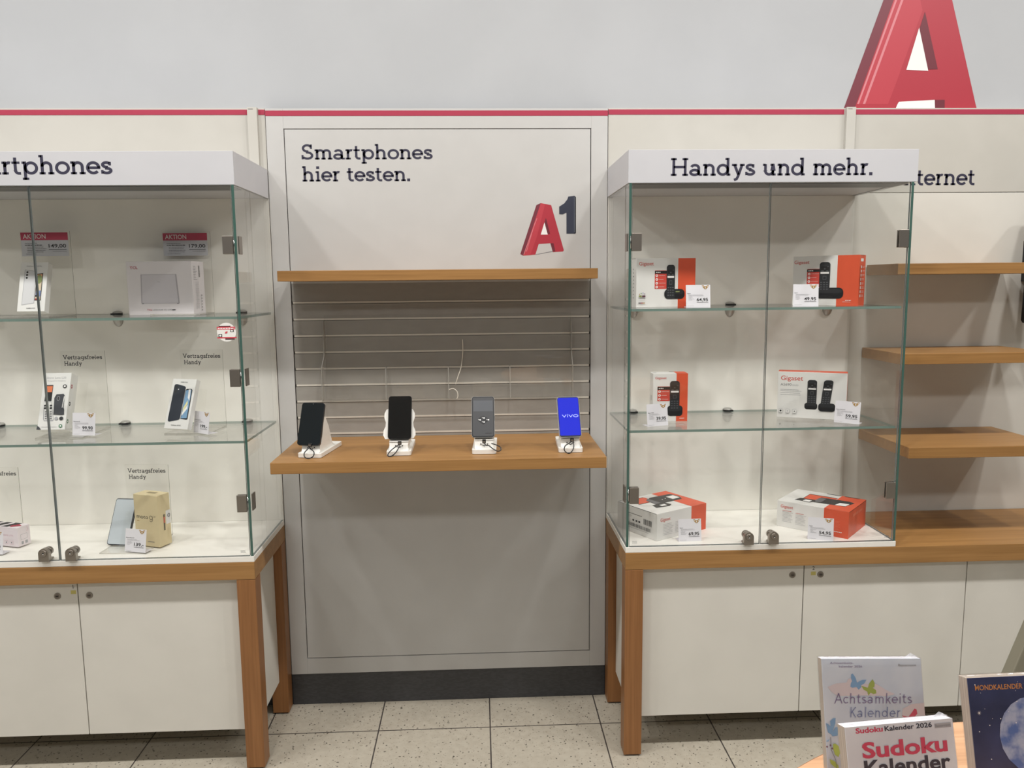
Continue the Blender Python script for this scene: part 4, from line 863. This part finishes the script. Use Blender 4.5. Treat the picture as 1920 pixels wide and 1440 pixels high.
# ------------------------------------------------------------------ foreground
t = thing('round_display_table', 'round pale beech table in the foreground carrying shrink-wrapped calendars', 'table', (1.40, -2.41, 0))
b = MB(); b.prism(ell(0, 0, .522, .522, 96), 'z', .975, 1.0, beech, False); b.build('tabletop', t, .002)
b = MB(); b.cyl((0, 0, .02), (0, 0, .9745), .04, steel, 32); b.build('pillar', t)
b = MB(); b.cyl((0, 0, 0), (0, 0, .02), .28, steel, 48, .27); b.build('foot_plate', t)
pages = speckle(mat('page_edges', (206, 192, 176), .8), lin((176, 163, 150)), lin((196, 184, 171)), (3, 1400, 3), 2)
def wrapm(name, tint): return glassy(name, tint, .05, .12)
wrap = glassy('shrink_wrap', (.985, .985, .99), .05, .16)
def calendar(label, loc, yaw, lean, w, h, d, cover, frill=True):
    t = thing('calendar', label, 'calendar', loc, yaw, lean, 'shrink-wrapped calendars on the round table')
    b = MB(); b.box(-w/2, w/2, .0012, d, 0, h, pages); b.m[5] = b.mi(paper if frill else pages); b.build('page_block', t, .0006)
    b = MB(); b.box(-w/2, w/2, 0, .0011, 0, h, cover); c = b.build('cover', t)
    # wrap: a thin skin with crumpled seam along the top edge
    b = MB(); e = .0006; b.box(-w/2-e, w/2+e, -e, d+e, -.0002, h+e, wrap)
    n = 40; R0 = []; R1_ = []
    for k in range(n+1):
        x = -w/2+w*k/n; R0.append((x, d*.5+random.uniform(-.0006, .0006), h+e)); R1_.append((x, d*.5+random.uniform(-.0008, .0008), h+e+random.uniform(.0002, .0006)+(.0045*max(0, 1-abs(k-n*.93)/2.5) if frill else 0)))
    wf = glassy('wrap_seam', (.9, .9, .92), .25, .2, (.95, .95, .97), .6)
    for k in range(n): b.face([R0[k], R0[k+1], R1_[k+1], R1_[k]], wf)
    b.build('wrap', t)
    b = MB(); b.box(-.03, .03, d+.0030, d+.006, .0, h*.7, acryl); b.build('easel_back', t)
    return t, c
cov = speckle(mat('pale_blue_cover', (204, 214, 226), .5), lin((198, 208, 222)), lin((212, 220, 230)), (16, 16, 16), 4)
w, h = .118, .1455
t, c = calendar('pale blue shrink-wrapped calendar with butterflies, standing behind the sudoku calendar', (1.1917, -2.0188, 1.0016), -3.1, 15, w, h, .0125, cov)
a = front(w, y=0); Kx = lambda x, y: ((x-(245+.088*(y-165)))*1.035e-4, h-(y-165)*.99e-4)
pkc = mat('cover_blush', (216, 206, 210), .5); bb = mat('butterfly_blue', (128, 168, 206), .5); bg = mat('butterfly_green', (162, 178, 88), .5); br = mat('butterfly_red', (206, 84, 108), .5); vio = mat('lettering_violet', (120, 108, 142), .5); bl2 = mat('lettering_blue', (112, 122, 158), .5)
a.poly([Kx(*p) for p in ((325, 490), (420, 450), (540, 440), (560, 395), (640, 390), (690, 460), (880, 455), (1000, 530), (1100, 575), (1000, 600), (760, 590), (440, 595), (370, 545))], pkc)
a.poly([Kx(*p) for p in ((1190, 740), (1290, 690), (1430, 675), (1445, 830), (1300, 850), (1180, 850))], pkc)
def fly(pts, m): a.poly([Kx(*p) for p in pts], m)
fly(((590, 345), (610, 338), (640, 380), (662, 440), (720, 410), (768, 408), (745, 450), (705, 475), (712, 492), (682, 525), (655, 492), (610, 500), (586, 490), (590, 450), (602, 425), (590, 385)), bb)
fly(((710, 478), (785, 500), (800, 450), (838, 403), (862, 445), (860, 490), (842, 502), (880, 530), (884, 565), (850, 575), (820, 556), (795, 592), (780, 545), (740, 525)), bg)
fly(((1180, 818), (1255, 835), (1290, 790), (1320, 742), (1345, 750), (1355, 800), (1320, 840), (1290, 850), (1215, 852)), br)
fly(((318, 905), (345, 915), (372, 940), (365, 880), (400, 850), (427, 846), (425, 910), (400, 985), (395, 1010), (430, 950), (455, 950), (458, 1045), (400, 1055), (380, 1030), (345, 1010)), bb); fly(((325, 1110), (365, 1085), (350, 1115)), bb)
fly(((405, 1140), (430, 1135), (470, 1165), (490, 1240), (470, 1288), (430, 1260), (410, 1200)), bg); fly(((372, 1310), (430, 1335), (470, 1380), (480, 1425), (430, 1400), (385, 1360)), bg)
for x, y in ((378, 1155), (338, 1170), (398, 1190)): a.dot(*Kx(x, y), .0011, mat('berry_plum', (120, 88, 108)))
for q in ribbon([Kx(375, 1060), Kx(385, 1200), Kx(440, 1320), Kx(460, 1440)], .0006): a.face([a.P(p) for p in q], inkg)
hw = dict(w=.085, serif=False, slant=.10, sp=.04)
x, y = Kx(405, 680); a.slab('Achtsamkeits', x, y, .0118, vio, width=.0920, **hw); x, y = Kx(582, 838); a.slab('Kalender', x, y, .0118, bl2, width=.0600, **hw)
a.txt('Achtsamkeits-', .0095, h-.0058, .0024, vio, width=.0280); a.txt('kalender 2026', .0200, h-.0098, .0024, vio, width=.0275); a.txt('Bassermann', .0905, h-.0086, .0027, inkg, width=.0210); a.build('cover_print', c)
cov2 = speckle(mat('white_cover', (214, 216, 222), .5), lin((208, 210, 217)), lin((220, 222, 227)), (12, 12, 12), 4)
w, h = .118, .1458
t, c = calendar('white sudoku calendar with red and black lettering, foremost on the round table', (1.1570, -2.1552, 1.0016), 5, 15, w, h, .0150, cov2)
a = front(w, y=0); sr2 = mat('sudoku_red', (204, 66, 96), .5); sb = mat('sudoku_black', (52, 50, 64), .5)
a.txt('Sudoku', .0110, h-.0066, .0048, sr2, width=.0295, bold=.03); a.txt('Kalender 2026', .0425, h-.0066, .0045, sb, width=.0520, bold=.02); a.rr(.0975, .1155, h-.0082, h-.0036, .0004, inkl); a.txt('Bassermann', .0982, h-.0072, .0026, inkg, width=.0165)
a.txt('Sudoku', .0160, h-.0306, .0142, sr2, width=.0930, bold=.03); a.txt('Kalender', .0165, h-.0475, .0138, sb, width=.0940, bold=.025); a.txt('2026', .0380, h-.0720, .0150, sb, width=.0450, bold=.02); a.build('cover_print', c)
cov3 = mat('night_cover', (40, 52, 92), .35)
speckle(cov3, lin((32, 42, 78)), lin((54, 64, 108)), (22, 22, 22), 5, .35, .68)
w, h = .118, .160
t, c = calendar('dark blue moon calendar with large moon picture at the right picture edge', (1.3215, -2.0990, 1.0016), 1.5, 15, w, h, .0160, cov3, False)
a = front(w, y=0); og = mat('calendar_orange', (206, 142, 76), .5); mo = mat('moon_print', (150, 162, 196), .5)
speckle(mo, lin((84, 112, 174)), lin((172, 182, 208)), (40, 40, 40), 5, .42, .58)
a.txt('MONDKALENDER', .0075, h-.0130, .0052, og, width=.0545, bold=.012); a.txt('2026', .0640, h-.0128, .0052, whitei, width=.0180, bold=.012)
a.dot(.0700, h-.0620, .0400, mo, .0405); a.txt('MOND', .0260, h-.1370, .0150, og, width=.0700, bold=.02); a.txt('Uschi O', .0480, h-.1130, .0042, inkg, width=.0200)
for k in range(34): a.dot(random.uniform(.003, .115), random.uniform(.005, h-.004), random.choice((.0003, .0003, .0006)), whitei)
for s in (0, 45, 90, 135):
    r = math.radians(s); cx, cy = .0078, h-.0360; u = (.0028*math.cos(r), .0028*math.sin(r)); v = (-.0002*math.sin(r), .0002*math.cos(r)); a.poly([(cx-u[0], cy-u[1]), (cx+v[0], cy+v[1]), (cx+u[0], cy+u[1]), (cx-v[0], cy-v[1])], whitei)
a.build('cover_print', c)

# slanted metal leg of a trestle behind the moon calendar
t = thing('display_trestle', 'slanted grey metal trestle leg at the right picture edge behind the moon calendar', 'trestle', (1.871, -1.0, 0)); gm = mat('grey_powder_metal', (140, 136, 120), .5, .2); gm2 = mat('grey_powder_side', (170, 166, 150), .5, .2)
b = MB(); L = 1.25; th = math.atan(.35)
b.box(0, .040, -.018, .018, 0, L, gm); o = b.build('slanted_leg', t, .003); o.rotation_euler = (0, th, 0)
b = MB(); b.box(0, .040, -.018, .018, 0, L, gm); o = b.build('slanted_leg', t, .003); o.location = (.88, 0, .0); o.rotation_euler = (0, -th, 0)
